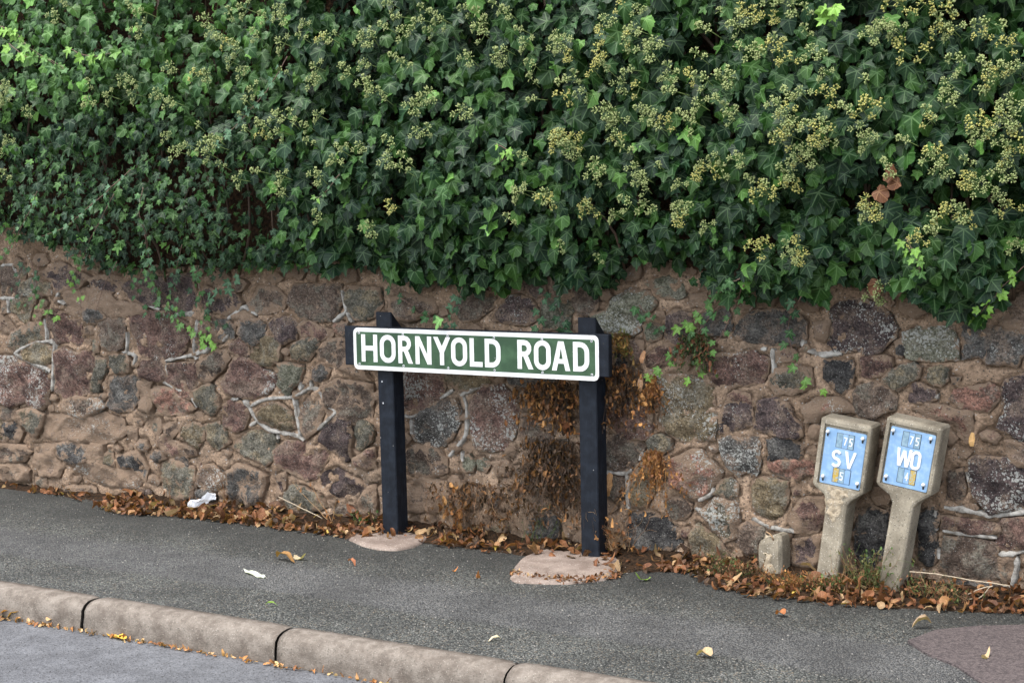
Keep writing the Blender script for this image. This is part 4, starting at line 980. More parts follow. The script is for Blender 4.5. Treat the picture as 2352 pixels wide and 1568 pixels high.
def cluster(n, yellow):
    mb = MB(); cb = (.29, .34, .13) if not yellow else (.40, .38, .11); cs = (.17, .23, .075)
    root = np.array((rng.uniform(.0, .03), .05, rng.uniform(-.05, -.02))); top = np.array((0, -.01, .0)); tube(mb, smooth_path([root, root * .5 + np.array((0, -.005, 0)), top], 3), .0017, cs, 4)
    for j in range(n):
        if j == 0: c = top; ax = np.array((0, -1, .6)); R = .020
        else:
            a = rng.uniform(0, 6.28); c = top + np.array((math.cos(a) * rng.uniform(.028, .042), rng.uniform(-.01, .015), math.sin(a) * rng.uniform(.022, .036) - .006)); ax = np.array((math.cos(a) * .5, -1, .3)); R = rng.uniform(.012, .017); tube(mb, [top + (root - top) * .3, c], .0011, cs, 3)
        umbel(mb, c, ax, R, cb, cs, 19 if j == 0 else 13)
    return mb.mesh('flower_cluster', M_PLAIN)
FC = [[cluster(n, False) for n in (1, 2, 3, 3, 4, 4, 5)], [cluster(n, True) for n in (2, 3, 4, 4, 5)]]
FLL = """350,20 380,30 370,80 180,15 150,40 545,45 560,80 605,30 640,20 700,45 730,20 745,45 800,60 790,95 680,95 740,110 600,110 630,125 955,105 980,95 1060,80 1055,45 1020,75 1030,10 1110,20 1135,80 1115,55 885,90 860,95 1150,40 1230,20 1270,60 1300,10 1335,30 1270,85
450,170 515,190 545,190 605,160 635,185 320,205 345,210 350,245 235,265 235,215 415,240 450,265 285,250 80,285 15,230 30,225 15,260 665,235 650,265 740,185 820,210 830,175 900,175 920,190 960,165 980,240 1000,235 1015,260 970,215 1060,165 1045,150 1130,240 1105,255 1090,270 1235,150 1305,140 1330,130 1320,155
735,300 765,295 775,325 735,345 690,325 635,300 700,330 810,330 835,300 525,330 650,340 560,360 495,380 545,400 460,395 580,430 550,420 435,355 25,365 10,400 15,455 570,365 915,385 900,395 945,380 1035,375 1060,410 1020,415 1055,440 1125,335 1215,285 1240,300 810,370 685,450 740,460 625,470 840,460 730,490 1025,535 975,590 845,570 1335,570"""
FLR = """30,80 35,110 130,110 120,90 150,140 60,170 50,205 230,130 215,180 235,90 245,50 310,90 300,110 320,75 375,110 365,130 330,20 290,10 320,185 330,225 290,215 150,210 145,250 190,240 65,260 420,220 430,240 410,200 470,200 510,205 495,70 520,80 485,140 550,30 605,40 595,70 640,30 690,40 690,100 600,125 640,125 700,130 730,150 770,75 790,130 820,190 770,20 740,10 575,200 560,215 590,290 580,310 560,280 540,255 490,270 460,305 480,320 470,350 390,335 345,280 360,290 375,310 250,280 265,290 280,310 275,350 290,385 130,350 145,370 115,370 180,405 160,385 215,440 225,465 325,435 340,465 350,460 390,435 500,430 530,440 550,440 600,415 440,480 90,505 100,520 200,530 210,550 270,560 310,530 350,535 440,540 450,565 430,545 40,410 15,500 510,590 130,640 225,675 290,360
730,255 700,270 760,240 720,300 740,320 710,350 730,330 690,360 820,320 840,340 810,350 800,370 850,380 920,280 890,290 915,330 940,350 930,370 765,390 780,410 760,420 715,460 720,480 635,475 670,485 930,520 920,545 935,550 990,440 1005,460 840,250 930,210 1040,370 1020,5 980,60 960,65 1000,80 950,90 1020,130 1090,130 1120,50 1130,75 1150,10 1245,60 1240,85 1290,70 1310,115 1140,215 1150,240 1160,275 1180,155 1250,180 1270,190 1310,180 1330,170 1260,210 1310,260 1230,305 1240,330 1220,350 1300,320 1320,300 1090,290 1100,310 1230,240 1120,390 1190,420 1110,410 1130,435 1190,460 1210,470 1300,410 1310,430 1290,440 1220,490 1180,550 1200,570 1110,570 1120,600 1290,520 1310,540 1130,560 670,630 650,650 720,640 750,640 740,665 1070,625 970,750 960,770 1330,640 1300,380 1330,360"""
pts = [(float(p.split(',')[0]) * .875, float(p.split(',')[1]) * .875, 0) for p in FLL.split()] + [(1176 + float(p.split(',')[0]) * .875, float(p.split(',')[1]) * .875, 1) for p in FLR.split()]
pts += [(x + rng.normal(0, 22), y + rng.normal(0, 18), r_) for x, y, r_ in list(pts) if (rng.random() < (.20 if r_ else .10))]
pts += [(x, -30 - 60 * random.random(), 1) for x in range(350, 2600, 60)] + [(2380 + random.random() * 200, random.random() * 560, 1) for _ in range(22)]
extra = MB(); inst = []
for i, (x, y, r) in enumerate(pts):
    yl = rng.random() < (.38 if r and x > 1700 else .2 if r else .07); me = FC[int(yl)][rng.integers(len(FC[int(yl)]))]
    p = fl_surface(x, y); M = Matrix.Translation(p) @ Matrix.Rotation(rng.uniform(-.7, .7), 4, 'Y') @ Matrix.Scale(rng.uniform(.8, 1.15), 4)
    if 0 < x < 2352 and y > 0 and len(inst) < 300:
        o = bpy.data.objects.new('flower_cluster', me); COL.objects.link(o); o.parent = ivy; o.matrix_parent_inverse = Matrix.Translation(ivy.location).inverted(); o.matrix_basis = M; inst.append(o)
    else:
        V = np.array([M @ v.co for v in me.vertices]); c = np.empty(len(V) * 4, np.float32); me.color_attributes['col'].data.foreach_get('color', c)
        extra.add(V, [tuple(q.vertices) for q in me.polygons], c.reshape(-1, 4)[:, :3])
o = link('flower_clusters', extra.mesh('flower_clusters', M_PLAIN), ivy); o['kind'] = 'stuff'
# trailing stems with small leaves: pixel path, leaf density, leaf size, colours, hanging on the ivy front (f) or on the wall (w)
LIME = (.13, .25, .035); MIDG = (.032, .09, .025); DKG = (.013, .042, .016); PALE = (.045, .10, .05)
TR = [([(328, 430), (320, 490), (337, 545), (345, 630), (368, 665), (400, 700), (440, 760), (500, 795)], .030, .020, MIDG, LIME), ([(262, 446), (215, 534), (180, 612), (165, 650)], .026, .019, MIDG, LIME),
      ([(180, 612), (178, 650), (190, 683)], .03, .016, MIDG, LIME), ([(85, 440), (57, 507), (15, 580), (-10, 592)], .026, .018, PALE, LIME), ([(300, 390), (210, 470), (150, 520), (90, 545)], .03, .019, PALE, MIDG),
      ([(72, 600), (83, 650), (95, 680), (110, 710), (135, 730)], .024, .020, DKG, LIME), ([(60, 590), (35, 673), (42, 695), (60, 700)], .024, .019, DKG, MIDG), ([(90, 600), (80, 680), (90, 740)], .03, .018, DKG, LIME),
      ([(456, 610), (456, 646), (472, 700), (472, 745), (474, 775), (483, 793)], .022, .020, MIDG, LIME), ([(440, 640), (455, 690), (475, 715), (500, 740), (525, 745)], .03, .021, DKG, DKG), ([(560, 630), (501, 671), (483, 687)], .03, .026, PALE, PALE),
      ([(418, 562), (402, 641), (402, 675), (416, 720)], .022, .020, PALE, MIDG), ([(333, 540), (344, 603), (360, 668), (391, 722), (438, 754), (480, 770)], .024, .020, PALE, LIME), ([(326, 619), (315, 675), (337, 713), (382, 718)], .04, .021, MIDG, DKG),
      ([(268, 601), (236, 664), (220, 716)], 9, .01, DKG, DKG), ([(1700, 640), (1676, 651), (1647, 678), (1618, 710), (1584, 741), (1568, 750)], .026, .024, MIDG, LIME), ([(1708, 655), (1683, 716), (1654, 775), (1622, 822), (1591, 871)], .04, .021, MIDG, LIME),
      ([(1660, 690), (1604, 761), (1559, 804), (1530, 835), (1489, 862)], .027, .020, MIDG, LIME), ([(1468, 700), (1480, 715), (1496, 727), (1521, 759)], .016, .022, MIDG, DKG), ([(1840, 680), (1815, 732), (1808, 764), (1817, 795), (1833, 836), (1840, 863), (1862, 883), (1887, 888)], .045, .024, DKG, LIME),
      ([(2360, 605), (2314, 647), (2280, 685), (2260, 708), (2240, 730)], .03, .024, LIME, LIME), ([(895, 650), (902, 665), (929, 689), (961, 710), (992, 728)], .03, .022, DKG, MIDG), ([(1062, 660), (1040, 716), (1037, 748)], .03, .026, PALE, DKG),
      ([(1256, 640), (1242, 708), (1236, 759)], .035, .022, PALE, MIDG), ([(1262, 650), (1292, 728), (1300, 755)], .022, .026, DKG, DKG), ([(0, 60), (40, 80), (68, 110), (130, 150)], .024, .030, LIME, MIDG), ([(150, 110), (220, 130), (300, 105)], .03, .034, LIME, MIDG),
      ([(779, 402), (744, 446), (730, 455)], .02, .018, PALE, LIME), ([(660, 130), (612, 210), (560, 270), (490, 341)], .022, .019, PALE, PALE), ([(2080, 545), (2095, 570), (2108, 600), (2112, 625)], .014, .020, LIME, MIDG), ([(1905, 45), (1900, 30), (1910, 15)], .010, .034, LIME, LIME),
      ([(1140, 330), (1170, 350), (1150, 372)], .016, .020, LIME, MIDG), ([(1640, 820), (1615, 800), (1590, 790), (1560, 800)], .020, .018, DKG, DKG), ([(20, 100), (60, 130), (110, 135), (150, 160)], .03, .032, LIME, MIDG)]
for path, dens, ls, c1, c2 in TR:
    P = []
    for (x, y) in path:
        w = onY(x, y, YW - .04)
        P.append(fl_surface(x, y) + ray(x, y) * -.01 if w[2] > zb(w[0]) + .03 else w)
    Q = smooth_path(P, 6, .0012); org = Q[0]; mb = MB(); n = len(Q); tube(mb, Q, [.0022 * (1 - .6 * i / n) for i in range(n)], (.16, .10, .075), 5)
    st = link('trailing_stem', mb.mesh('trailing_stem', M_PLAIN, True), ivy)
    lm = MB(); acc = 0; side = 1
    for i in range(1, n):
        d = Q[i] - Q[i - 1]; acc += np.linalg.norm(d)
        if acc >= dens or (i == n - 1 and dens < 1):
            acc = 0; side = -side; d = d / np.linalg.norm(d); f = i / n; c = np.array(c1) * (1 - f ** 2) + np.array(c2) * f ** 2; c = c * rng.uniform(.8, 1.25)
            off = np.array((side * rng.uniform(.008, .02), -rng.uniform(.006, .018), rng.uniform(-.012, .004))); s = ls * rng.uniform(1.0, 1.6)
            b = Q[i] + off; tube(lm, [Q[i], b], .0009, np.array((.13, .08, .06)), 3, False)
            put_leaf(lm, LVJ[rng.integers(len(LVJ))], b, s, np.array((rng.normal(0, .4), -1, .4 + rng.normal(0, .3))), side * -rng.uniform(.2, 1.1), c)
    if lm.n:
        lo = link('leaves', lm.mesh('leaves', M_IVY), st); lo['kind'] = 'stuff'
# the pale ivy leaf in front of the board's top edge, and brown leaves caught in the ivy
mb = MB(); p = onY(1010, 735, -.10); put_leaf(mb, 8, p, .045, np.array((-.1, -1, .3)), .3, np.array((.13, .27, .07))); o = link('leaf', mb.mesh('leaf', M_IVY), ivy); o['label'] = 'pale green leaf over the top edge of the sign'
for (x, y, s, ro) in ((2050, 405, .055, 2.4), (2018, 440, .05, -.9), (2062, 420, .04, 1.2), (2015, 650, .05, .3)):
    mb = MB(); p = fl_surface(x, y); put_leaf(mb, LVM[0], p, s, np.array((rng.normal(0, .8), -1, .3)), ro, np.array((.13, .055, .025))); tag(link('dead_leaf', mb.mesh('dead_leaf', M_DRY), ivy), 'brown dead leaf caught among the green leaves')

# ------------------------------------------------------------------ litter
def dry_leaf(elong, curl, fold, n=14):
    V = [(0, 0, 0)]; 
    for s in (.5, 1):
        for i in range(n):
            t = 2 * math.pi * i / n; r = (1 + .25 * math.cos(t) ** 3) * rng.uniform(.88, 1.12); V.append((math.sin(t) * r * s * .62 / elong ** .5, math.cos(t) * r * s * elong ** .5, 0))
    V = np.array(V); x, y = V[:, 0].copy(), V[:, 1].copy(); ph = rng.uniform(0, 6)
    z = fold * np.abs(x) + curl * (y * y) + .35 * curl * x * y + .12 * np.sin(4 * x + ph) + .10 * np.sin(5 * y + ph * 2); V[:, 2] = z
    F = [(0, 1 + i, 1 + (i + 1) % n) for i in range(n)] + [(1 + i, 1 + n + i, 1 + n + (i + 1) % n, 1 + (i + 1) % n) for i in range(n)]
    return V, F, np.column_stack([x, y])
DL = [dry_leaf(rng.uniform(.8, 1.9), rng.uniform(-.5, .7), rng.uniform(-.2, .8)) for _ in range(18)]
BR = [(.20, .080, .032), (.13, .050, .022), (.28, .145, .062), (.085, .040, .020), (.38, .25, .13), (.17, .068, .028), (.24, .10, .04), (.055, .030, .017)]
def rot3():
    a, b, c = rng.uniform(0, 6.28), rng.normal(0, .55), rng.normal(0, .55); return np.array(Matrix.Rotation(a, 3, 'Z') @ Matrix.Rotation(b, 3, 'X') @ Matrix.Rotation(c, 3, 'Y'))
def put_dry(mb, p, s, col, k=None, R=None, fl=None):
    V, F, uv = DL[rng.integers(18) if k is None else k]; R = rot3() if R is None else R; W3 = V @ R.T * s; fl = (-.102 if p[2] < -.05 else .002) if fl is None else fl; W3[:, 2] -= min(0, (W3[:, 2] + p[2]).min() - fl); mb.add(p + W3, F, col, uv)
FB = np.array([onZ(x, y) for x, y in ((-200, 1105), (0, 1124), (120, 1138), (200, 1158), (260, 1182), (430, 1190), (560, 1207), (700, 1226), (800, 1236), (870, 1240), (960, 1250), (1100, 1268), (1190, 1280), (1290, 1290), (1420, 1322), (1480, 1318), (1580, 1320), (1620, 1352), (1720, 1375), (1900, 1392), (2100, 1405), (2352, 1415), (2600, 1440))])
def fb(x): return float(np.interp(x, FB[:, 0], FB[:, 1]))
def mound(x, y):
    f = fb(x); w = max(.03, YW - f); t = min(1, max(0, (y - f) / w)); return (.045 if x > -5.7 else .015) * t ** 1.8 * (1 + .6 * noise.noise((x * 5, y * 8, 0)))
X = np.arange(-7, 0, .02); mb = MB(); V = []; m = 10
for x in X:
    f = fb(x) + .02 + .02 * noise.noise((x * 11, 0, 0))
    for j in range(m):
        y = f + (YW + .01 - f) * j / (m - 1); V.append((x, y, mound(x, y) * .75 + .006 * noise.noise((x * 40, y * 40, 1)) + (.001 if j else -.006)))
mb.add(V, [(i * m + j, (i + 1) * m + j, (i + 1) * m + j + 1, i * m + j + 1) for i in range(len(X) - 1) for j in range(m - 1)])
tag(link('leaf_mould', mb.mesh('leaf_mould', M_SOIL)), 'dark brown crumbly leaf mould along the foot of the wall', kind='stuff')
lit = MB(); n_ind = 0; cand = []
for i in range(3000):
    x = rng.uniform(-7, -.4); f = fb(x); den = 1.0 if x > -5.6 else .10
    if rng.random() > den: continue
    t = rng.beta(1.1, 1.5); y = f + (YW - .01 - f) * t
    if abs(x + 3.8) < .13 and y < .0 and rng.random() < .6: continue
    if -3.35 < x < -2.9 and y < -.02 and rng.random() < .8: continue
    if rng.random() > .45 + 1.3 * noise.noise((x * 3.1, y * 3, 4)) + .38: continue
    cand.append((x, y, mound(x, y) + rng.uniform(-.004, .018), rng.uniform(.010, .022) * (1.5 if rng.random() < .18 else 1)))
order = sorted(range(len(cand)), key=lambda i: -(cand[i][3] + cand[i][2] * .25 - cand[i][1] * .02 - (1 if not -6 < cand[i][0] < -1.25 else 0))); top = set(order[:230])
ZN = ((-6.0, 'at the far left end of the wall foot'), (-5.2, 'left of the white paper'), (-4.85, 'beside the white paper'), (-4.35, 'right of the white paper'), (-3.95, 'left of the left sign post'), (-3.5, 'right of the left sign post'), (-3.1, 'left of the right sign post'), (-2.75, 'at the right sign post foot'),
      (-2.45, 'right of the right sign post'), (-2.2, 'left of the post stump'), (-2.0, 'beside the post stump'), (-1.8, 'below the SV marker'), (-1.5, 'below the WO marker'), (9, 'right of the WO marker'))
def zone(x): return next(n for a, n in ZN if x < a)
NM = {0: 'orange brown', 1: 'dark reddish brown', 2: 'light tan', 3: 'dark brown', 4: 'pale buff', 5: 'russet', 6: 'orange brown', 7: 'blackish brown'}
for i, (x, y, z, s) in enumerate(cand):
    ci = rng.integers(8); col = np.array(BR[ci]) * rng.uniform(.55, 1.1)
    if rng.random() < .012: col = np.array((.42, .30, .06))
    if i in top:
        mb = MB(); p = np.array((x, y, z)); put_dry(mb, p, s, col); o = link('fallen_leaf', mb.mesh('fallen_leaf', M_DRY, True, p)); o.location = p
        tag(o, ('small ' if s < .017 else 'big ' if s > .027 else '') + NM[int(ci)] + ' fallen leaf in the drift ' + zone(x), 'leaf', 'fallen leaves in the drift ' + zone(x))
    else: put_dry(lit, np.array((x, y, z)), s, col)
# debris caught against footing edge and along the kerb
for i in range(260):
    q = onZ(*((lambda t: (1175 + 250 * t, 1322 + 14 * math.sin(t * 3.1) + rng.normal(0, 3)))(rng.random()))); put_dry(lit, q + np.array((0, 0, .004)), rng.uniform(.006, .013), np.array(BR[rng.integers(8)]))
for i in range(260):
    x = -5.2 + 3.0 * rng.beta(.8, 1.8); put_dry(lit, np.array((x, -1.512 - abs(rng.normal(0, .010)), -.10)), rng.uniform(.004, .012), np.array(BR[rng.integers(8)]) * 1.3 + np.array((.06, .04, 0)) * rng.random())
tag(link('leaf_litter', lit.mesh('leaf_litter', M_DRY)), 'small dry leaf litter along the foot of the wall', kind='stuff')
def single(x, y, s, col, label, z=.004, k=None, el=None, tilt=.2):
    p = onZ(x, y, z); mb = MB(); R = np.array(Matrix.Rotation(el if el is not None else rng.uniform(0, 6.28), 3, 'Z') @ Matrix.Rotation(rng.normal(0, tilt), 3, 'X'))
    put_dry(mb, p, s, np.array(col), k, R); o = link('fallen_leaf', mb.mesh('fallen_leaf', M_DRY, True, p)); o.location = p; return tag(o, label, 'leaf')
ks = sorted(range(18), key=lambda k: np.abs(DL[k][0][:, 2]).max()); flatk = ks[:6]; curlk = ks[-5:]
DL.append(dry_leaf(4.2, .02, .15)); DL.append(dry_leaf(3.2, .05, .3))
single(590, 1321, .036, (.52, .55, .42), 'long narrow pale grey green leaf lying flat on the pavement', k=18, el=1.25, tilt=.02)
single(270, 1462, .038, (.62, .36, .05), 'long bright yellow leaf lying in the gutter by the kerb', z=-.098, k=19, el=1.35, tilt=.05)
single(8, 1412, .035, (.14, .26, .06), 'green leaf in the gutter at the left edge of the picture', z=-.096, k=flatk[0])
for j, (x, y, s, c, lb) in enumerate(((650, 1284, .040, (.26, .14, .05), 'large crumpled brown leaf on the pavement in front of the wall'), (685, 1281, .026, (.40, .32, .20), 'curled pale buff leaf touching the large crumpled brown leaf'), (808, 1297, .017, (.30, .11, .05), 'small red brown leaf on the pavement below the left sign post'),
    (1043, 1311, .012, (.42, .15, .04), 'tiny orange leaf on the pavement, left of the bigger footing slab'), (1098, 1325, .018, (.30, .12, .05), 'small brown curled leaf beside the footing slab'), (1140, 1467, .016, (.55, .46, .30), 'small cream leaf on the pavement near the kerb'),
    (1622, 1506, .028, (.38, .27, .15), 'tan curled leaf at the bottom of the picture on the pavement'), (2122, 1438, .028, (.26, .18, .11), 'brown curled leaf at the edge of the reddish asphalt patch'), (1795, 1412, .022, (.30, .11, .04), 'thin red brown leaf on the pavement below the post stump'),
    (2262, 1511, .02, (.42, .30, .17), 'small buff leaf on the reddish asphalt patch'), (620, 1388, .016, (.25, .42, .06), 'tiny bright green sprig on the pavement above the kerb'), (1480, 1330, .026, (.22, .34, .06), 'yellow green leaf at the edge of the drift'))):
    single(x, y, s, c, lb, k=curlk[j % 5] if j not in (6, 8) else None, z=.006)
for j, (x, y, s, c) in enumerate(((40, 1420, .03, (.42, .22, .07)), (75, 1424, .022, (.40, .27, .15)), (120, 1432, .03, (.5, .34, .17)), (160, 1436, .022, (.45, .28, .05)), (305, 1458, .018, (.25, .2, .12)), (420, 1478, .024, (.48, .34, .2)), (450, 1483, .02, (.42, .24, .1)), (545, 1499, .022, (.22, .16, .1)), (760, 1541, .018, (.55, .4, .08)), (868, 1553, .024, (.33, .25, .05)), (890, 1556, .02, (.45, .2, .07)), (930, 1564, .02, (.55, .4, .1)), (18, 1416, .028, (.45, .2, .06)))):
    single(x, y, s, c, ['orange brown', 'tan', 'cream', 'golden', 'grey brown', 'buff', 'light brown', 'dull brown', 'lemon yellow', 'olive yellow', 'rusty', 'ochre', 'rust red'][j] + ' fallen leaf in the gutter ' + ('left of' if x < 180 else 'between' if x < 630 else 'right of') + (' the first kerb joint' if x < 180 else ' the first and second kerb joints' if x < 630 else ' the second kerb joint'), z=-.098)
# leaves caught on the wall beside the right post
for (x, y, s, c, lb) in ((1297, 968, .05, (.20, .075, .03), 'large brown leaf hanging on the wall just left of the right sign post'), (1395, 1118, .042, (.40, .22, .10), 'oval tan leaf wedged behind the right sign post low down'), (1475, 822, .022, (.38, .2, .1), 'small tan leaf on the wall above right of the board'), (2232, 1072 - 60, .022, (.5, .3, .12), 'small ochre leaf stuck to the wall right of the WO marker'), (1470, 885, .026, (.4, .24, .14), 'buff leaf caught on the wall right of the sign')):
    p = onY(x, y, YW - .05); mb = MB(); V, F, uv = DL[flatk[1]]; mb.add(p + (V @ np.array(Matrix.Rotation(rng.uniform(-.4, .4), 3, 'Y') @ Matrix.Rotation(math.radians(80), 3, 'X')).T) * s, F, np.array(c), uv); o = link('fallen_leaf', mb.mesh('fallen_leaf', M_DRY, True, p)); o.location = p; tag(o, lb, 'leaf')
# white paper
P0 = onY(478, 1150, .02); mb = MB(); V = []; nu, nv = 16, 8
for i in range(nu):
    for j in range(nv):
        a, b = i / (nu - 1), j / (nv - 1); wd = .035 * math.sin(math.pi * (.08 + .85 * a)) ** .8 * (1.0 if a > .35 else .7) + .006
        q = np.array((-.065 + .13 * a, -.02 - .05 * (1 - a) - wd * (b - .5) * .6, -.018 + .05 * a + wd * (b - .5) * 1.1 + .012 * math.sin(a * 9 + b * 7)))
        z = noise.noise_vector(Vector(q) * 38) * .009; V.append(P0 + q + np.array(z))
mb.add(V, [(i * nv + j, (i + 1) * nv + j, (i + 1) * nv + j + 1, i * nv + j + 1) for i in range(nu - 1) for j in range(nv - 1)])
N = NT('white_tissue'); M_TIS = N.fin((.78, .79, .80), .8, N.bump(N.noise(60, 3), .4, .004)); tag(link('paper_scrap', mb.mesh('paper_scrap', M_TIS, False)), 'crumpled white paper scrap lying on brown leaves at the wall', 'paper')

# ------------------------------------------------------------------ weeds and dead plants
def weed(name, label, cat, base, n, h, spread, cols, leafc=None, nleaf=3, ls=.008, lean=(0, 0), rad=.0009, wiggle=.02, down=False, group=None):
    base = np.asarray(base, float); g = empty(name, tuple(base), label, cat, group); mb = MB(); lm = MB()
    for i in range(n):
        p = base + np.array((rng.normal(0, spread), rng.normal(0, spread * .3), 0)); hh = h * rng.uniform(.4, 1.1); dx = rng.normal(lean[0], .35); dy = rng.normal(lean[1] - .1, .2); P = [p]; sg = -1 if down else 1
        for j in range(4): P.append(P[-1] + np.array((dx * hh / 4 + rng.normal(0, wiggle * .6), dy * hh / 4 + rng.normal(0, wiggle * .3), sg * hh / 4)))
        for q in P: q[1] = min(q[1], YW - .02)
        Q = smooth_path(P, 3, wiggle * .06); c = np.array(cols[rng.integers(len(cols))]) * rng.uniform(.7, 1.2); tube(mb, Q, [rad * (1.2 - .8 * k / len(Q)) for k in range(len(Q))], c, 3, False)
        if rng.random() < .6:
            k = rng.integers(3, len(Q) - 2); e = Q[k] + np.array((rng.normal(0, .03), rng.normal(0, .01), rng.uniform(.0, .03))); tube(mb, [Q[k], (Q[k] + e) / 2 + rng.normal(0, .004, 3), e], rad * .6, c, 3, False)
        if leafc is not None:
            for _ in range(nleaf):
                k = rng.integers(1, len(Q)); put_dry(lm, Q[k] + rng.normal(0, .006, 3), ls * rng.uniform(.6, 1.4), np.array(leafc[rng.integers(len(leafc))]) * rng.uniform(.7, 1.3), R=np.array(Matrix.Rotation(rng.uniform(0, 6), 3, 'Z') @ Matrix.Rotation(rng.uniform(.3, 1.6), 3, 'X')))
    link('stems', mb.mesh('stems', M_PLAIN), g)
    if lm.n: o = link('leaves', lm.mesh('leaves', M_DRY), g); o['kind'] = 'stuff'
    return g
TAN = [(.28, .15, .07), (.20, .10, .05), (.35, .22, .11)]; GRN = [(.07, .11, .03), (.10, .13, .045), (.05, .08, .025), (.16, .10, .05)]; RUST = [(.26, .11, .035), (.18, .075, .03), (.36, .18, .06)]
G0 = lambda x, y, d=0: onY(x, y, YW - .05 - d)
weed('dead_plant', 'dead brown plant with curled leaves on the wall between the sign posts', 'plant', G0(1045, 1215), 9, .24, .02, TAN, RUST, 3, .016)
weed('dead_tangle', 'dry orange brown tangle of stems at the right sign post foot', 'plant', G0(1405, 1262, .05), 46, .17, .035, TAN, RUST, 1, .010, wiggle=.03)
DK = [(.07, .045, .028), (.12, .075, .045), (.04, .03, .02)]; DL_ = [(.06, .035, .02), (.10, .05, .025), (.035, .022, .015), (.18, .085, .03)]
weed('dead_tangle', 'dense dark brown mat of dead rootlets on the wall left of the right sign post', 'plant', G0(1262, 1010), 190, .34, .05, DK, DL_, 6, .010, wiggle=.035, down=True)
weed('dead_tangle', 'dark dry debris hanging under the right end of the board', 'plant', G0(1262, 880), 110, .2, .06, DK, DL_ + RUST, 7, .011, wiggle=.03, down=True)
weed('dead_tangle', 'dark dry growth on the wall just right of the right sign post', 'plant', G0(1425, 840), 90, .26, .03, DK, DL_ + RUST, 6, .010, wiggle=.03, down=True)
weed('dead_tangle', 'low dark dry growth on the wall between the two sign posts', 'plant', G0(1090, 1110), 60, .22, .09, DK + TAN, DL_, 5, .009, wiggle=.03, down=True)
weed('dead_fern', 'hanging clump of dried orange brown leaves low on the wall right of the sign', 'plant', G0(1505, 1035), 46, .24, .02, RUST, RUST, 7, .0075, wiggle=.012, down=True)
weed('dead_fern', 'narrow dried orange brown clump on the wall, the upper of two', 'plant', G0(1500, 868), 24, .14, .010, RUST, RUST, 8, .0075, wiggle=.008, down=True)
weed('creeping_plant', 'dark leafy creeping plant hanging on the wall below the trailing ivy', 'plant', G0(1597, 770), 34, .14, .028, [(.05, .06, .02), (.14, .07, .03)], [(.02, .045, .015), (.04, .07, .02), (.16, .06, .03)], 8, .009, wiggle=.014, down=True)
weed('creeping_plant', 'small yellow brown creeping plant beside the right end of the board', 'plant', G0(1422, 765), 26, .13, .02, [(.14, .09, .03), (.2, .12, .04)], [(.18, .09, .03), (.10, .11, .03), (.28, .17, .05)], 7, .008, wiggle=.012, down=True)
weed('weed_stalk', 'tall thin dry stalk leaning left against the wall, left of the paper', 'plant', G0(392, 1150, .02), 2, .20, .003, TAN, lean=(-.35, 0), wiggle=.006, rad=.0014)
weed('weed_stalk', 'tall dry branching stalk against the wall above the white paper', 'plant', G0(520, 1150, .02), 4, .22, .012, TAN, RUST, 2, .006, lean=(-.2, 0), wiggle=.01, rad=.0016)
weed('weed_stalk', 'bent dry stalk rising from the leaves left of the left sign post', 'plant', G0(765, 1200, .03), 3, .20, .012, TAN, RUST, 2, .008, lean=(-.3, 0), wiggle=.012, rad=.002)
weed('weed', 'little green weed at the foot of the left sign post', 'plant', G0(835, 1215, .02), 12, .08, .02, GRN, [(.06, .12, .03)], 5, .006)
weed('weed', 'wispy green weed on the wall foot between the sign posts', 'plant', G0(1230, 1250), 16, .20, .04, GRN, [(.07, .10, .03)], 3, .004, lean=(.4, 0), wiggle=.012)
weed('grass_tuft', 'thin green and red weeds by the wall left of the post stump', 'plant', onZ(1690, 1325, .01), 80, .10, .055, [(.06, .075, .03), (.13, .07, .035)], [(.07, .10, .03), (.16, .08, .04)], 3, .005, wiggle=.012)
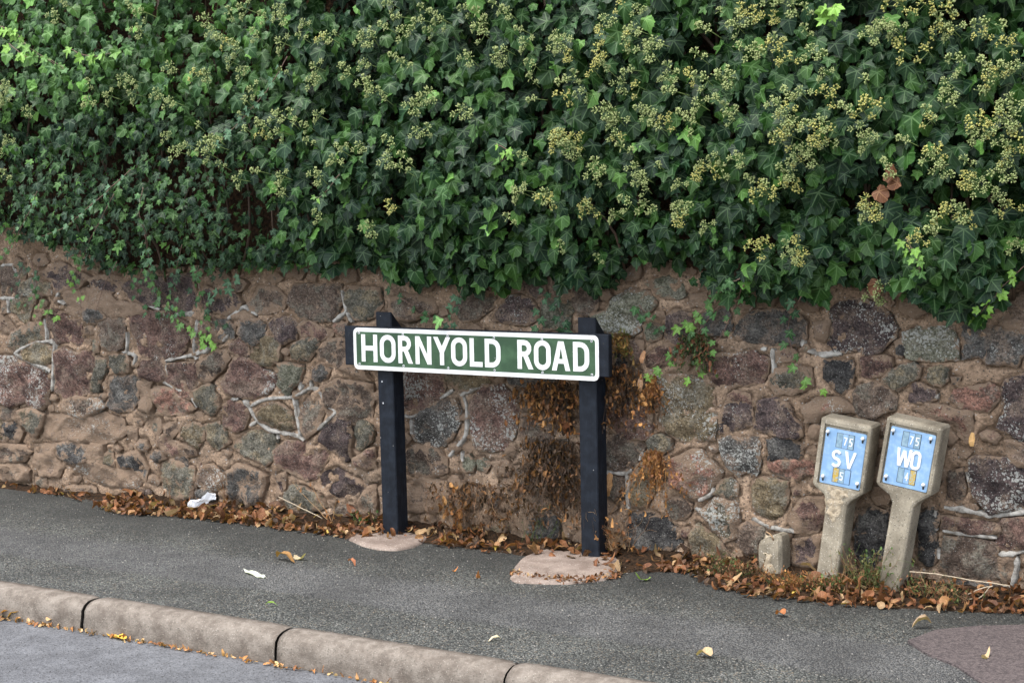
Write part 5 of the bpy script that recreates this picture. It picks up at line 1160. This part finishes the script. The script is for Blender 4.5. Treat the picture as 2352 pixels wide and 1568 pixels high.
weed('grass_tuft', 'rusty and green weeds around the foot of the SV marker', 'plant', onZ(1880, 1352, .01), 60, .06, .06, GRN + RUST + TAN, [(.07, .11, .03), (.2, .09, .04)], 3, .006, wiggle=.012)
weed('grass_tuft', 'green weeds growing between the two leaning marker posts', 'plant', onZ(1985, 1352, .01), 80, .15, .04, GRN + TAN, [(.06, .11, .03), (.12, .12, .04)], 3, .006, wiggle=.012)
weed('grass_tuft', 'sparse rusty weeds right of the WO marker foot', 'plant', onZ(2150, 1375, .01), 60, .10, .07, GRN + TAN, [(.2, .09, .04), (.08, .10, .03)], 2, .006, wiggle=.014)
weed('grass_tuft', 'dry rust coloured weeds at the foot of the post stump', 'plant', onZ(1810, 1352, .01), 60, .07, .05, RUST + GRN, RUST, 3, .006, wiggle=.01)
for (pts2, lb) in (([(2220, 1402), (2250, 1372), (2275, 1345)], 'pale bare forked twig leaning among the leaves right of the WO marker'), ([(2215, 1368), (2250, 1352), (2280, 1345)], 'short pale twig lying across the forked twig'), ([(2090, 1312), (2150, 1318), (2230, 1330), (2320, 1345)], 'long thin dry stem trailing along the wall foot at the right'), ([(470, 1160), (430, 1180), (395, 1215)], 'straw coloured stalk behind the white paper'), ([(640, 1140), (690, 1165), (740, 1190)], 'whitish bent twig on the drift left of the sign'), ([(1335, 1285), (1360, 1278), (1382, 1270)], 'tiny pale forked twig in front of the right sign post')):
    P = [onZ(x, y, 0.0) for x, y in pts2]
    P = [onY(x, y, -.03 if x > 1300 else .0) for x, y in pts2]; P = [np.array((p[0], p[1], max(p[2], .012))) for p in P]
    mb = MB(); tube(mb, smooth_path(P, 4, .0012), .0022, (.42, .34, .24), 5); tag(link('twig', mb.mesh('twig', M_PLAIN)), lb, 'twig')
# loose grit on the pavement
mb = MB()
for i in range(1500):
    x, y = rng.uniform(-6.3, -1.0), rng.uniform(-1.35, .05); mb.add(np.array((x, y, .004)) + OCT * rng.uniform(.0015, .004, 3), OF, np.array((.14, .13, .115)) * rng.uniform(.4, 2.2))
tag(link('grit', mb.mesh('grit', M_PLAIN, False)), 'loose grit scattered on the pavement', kind='stuff')
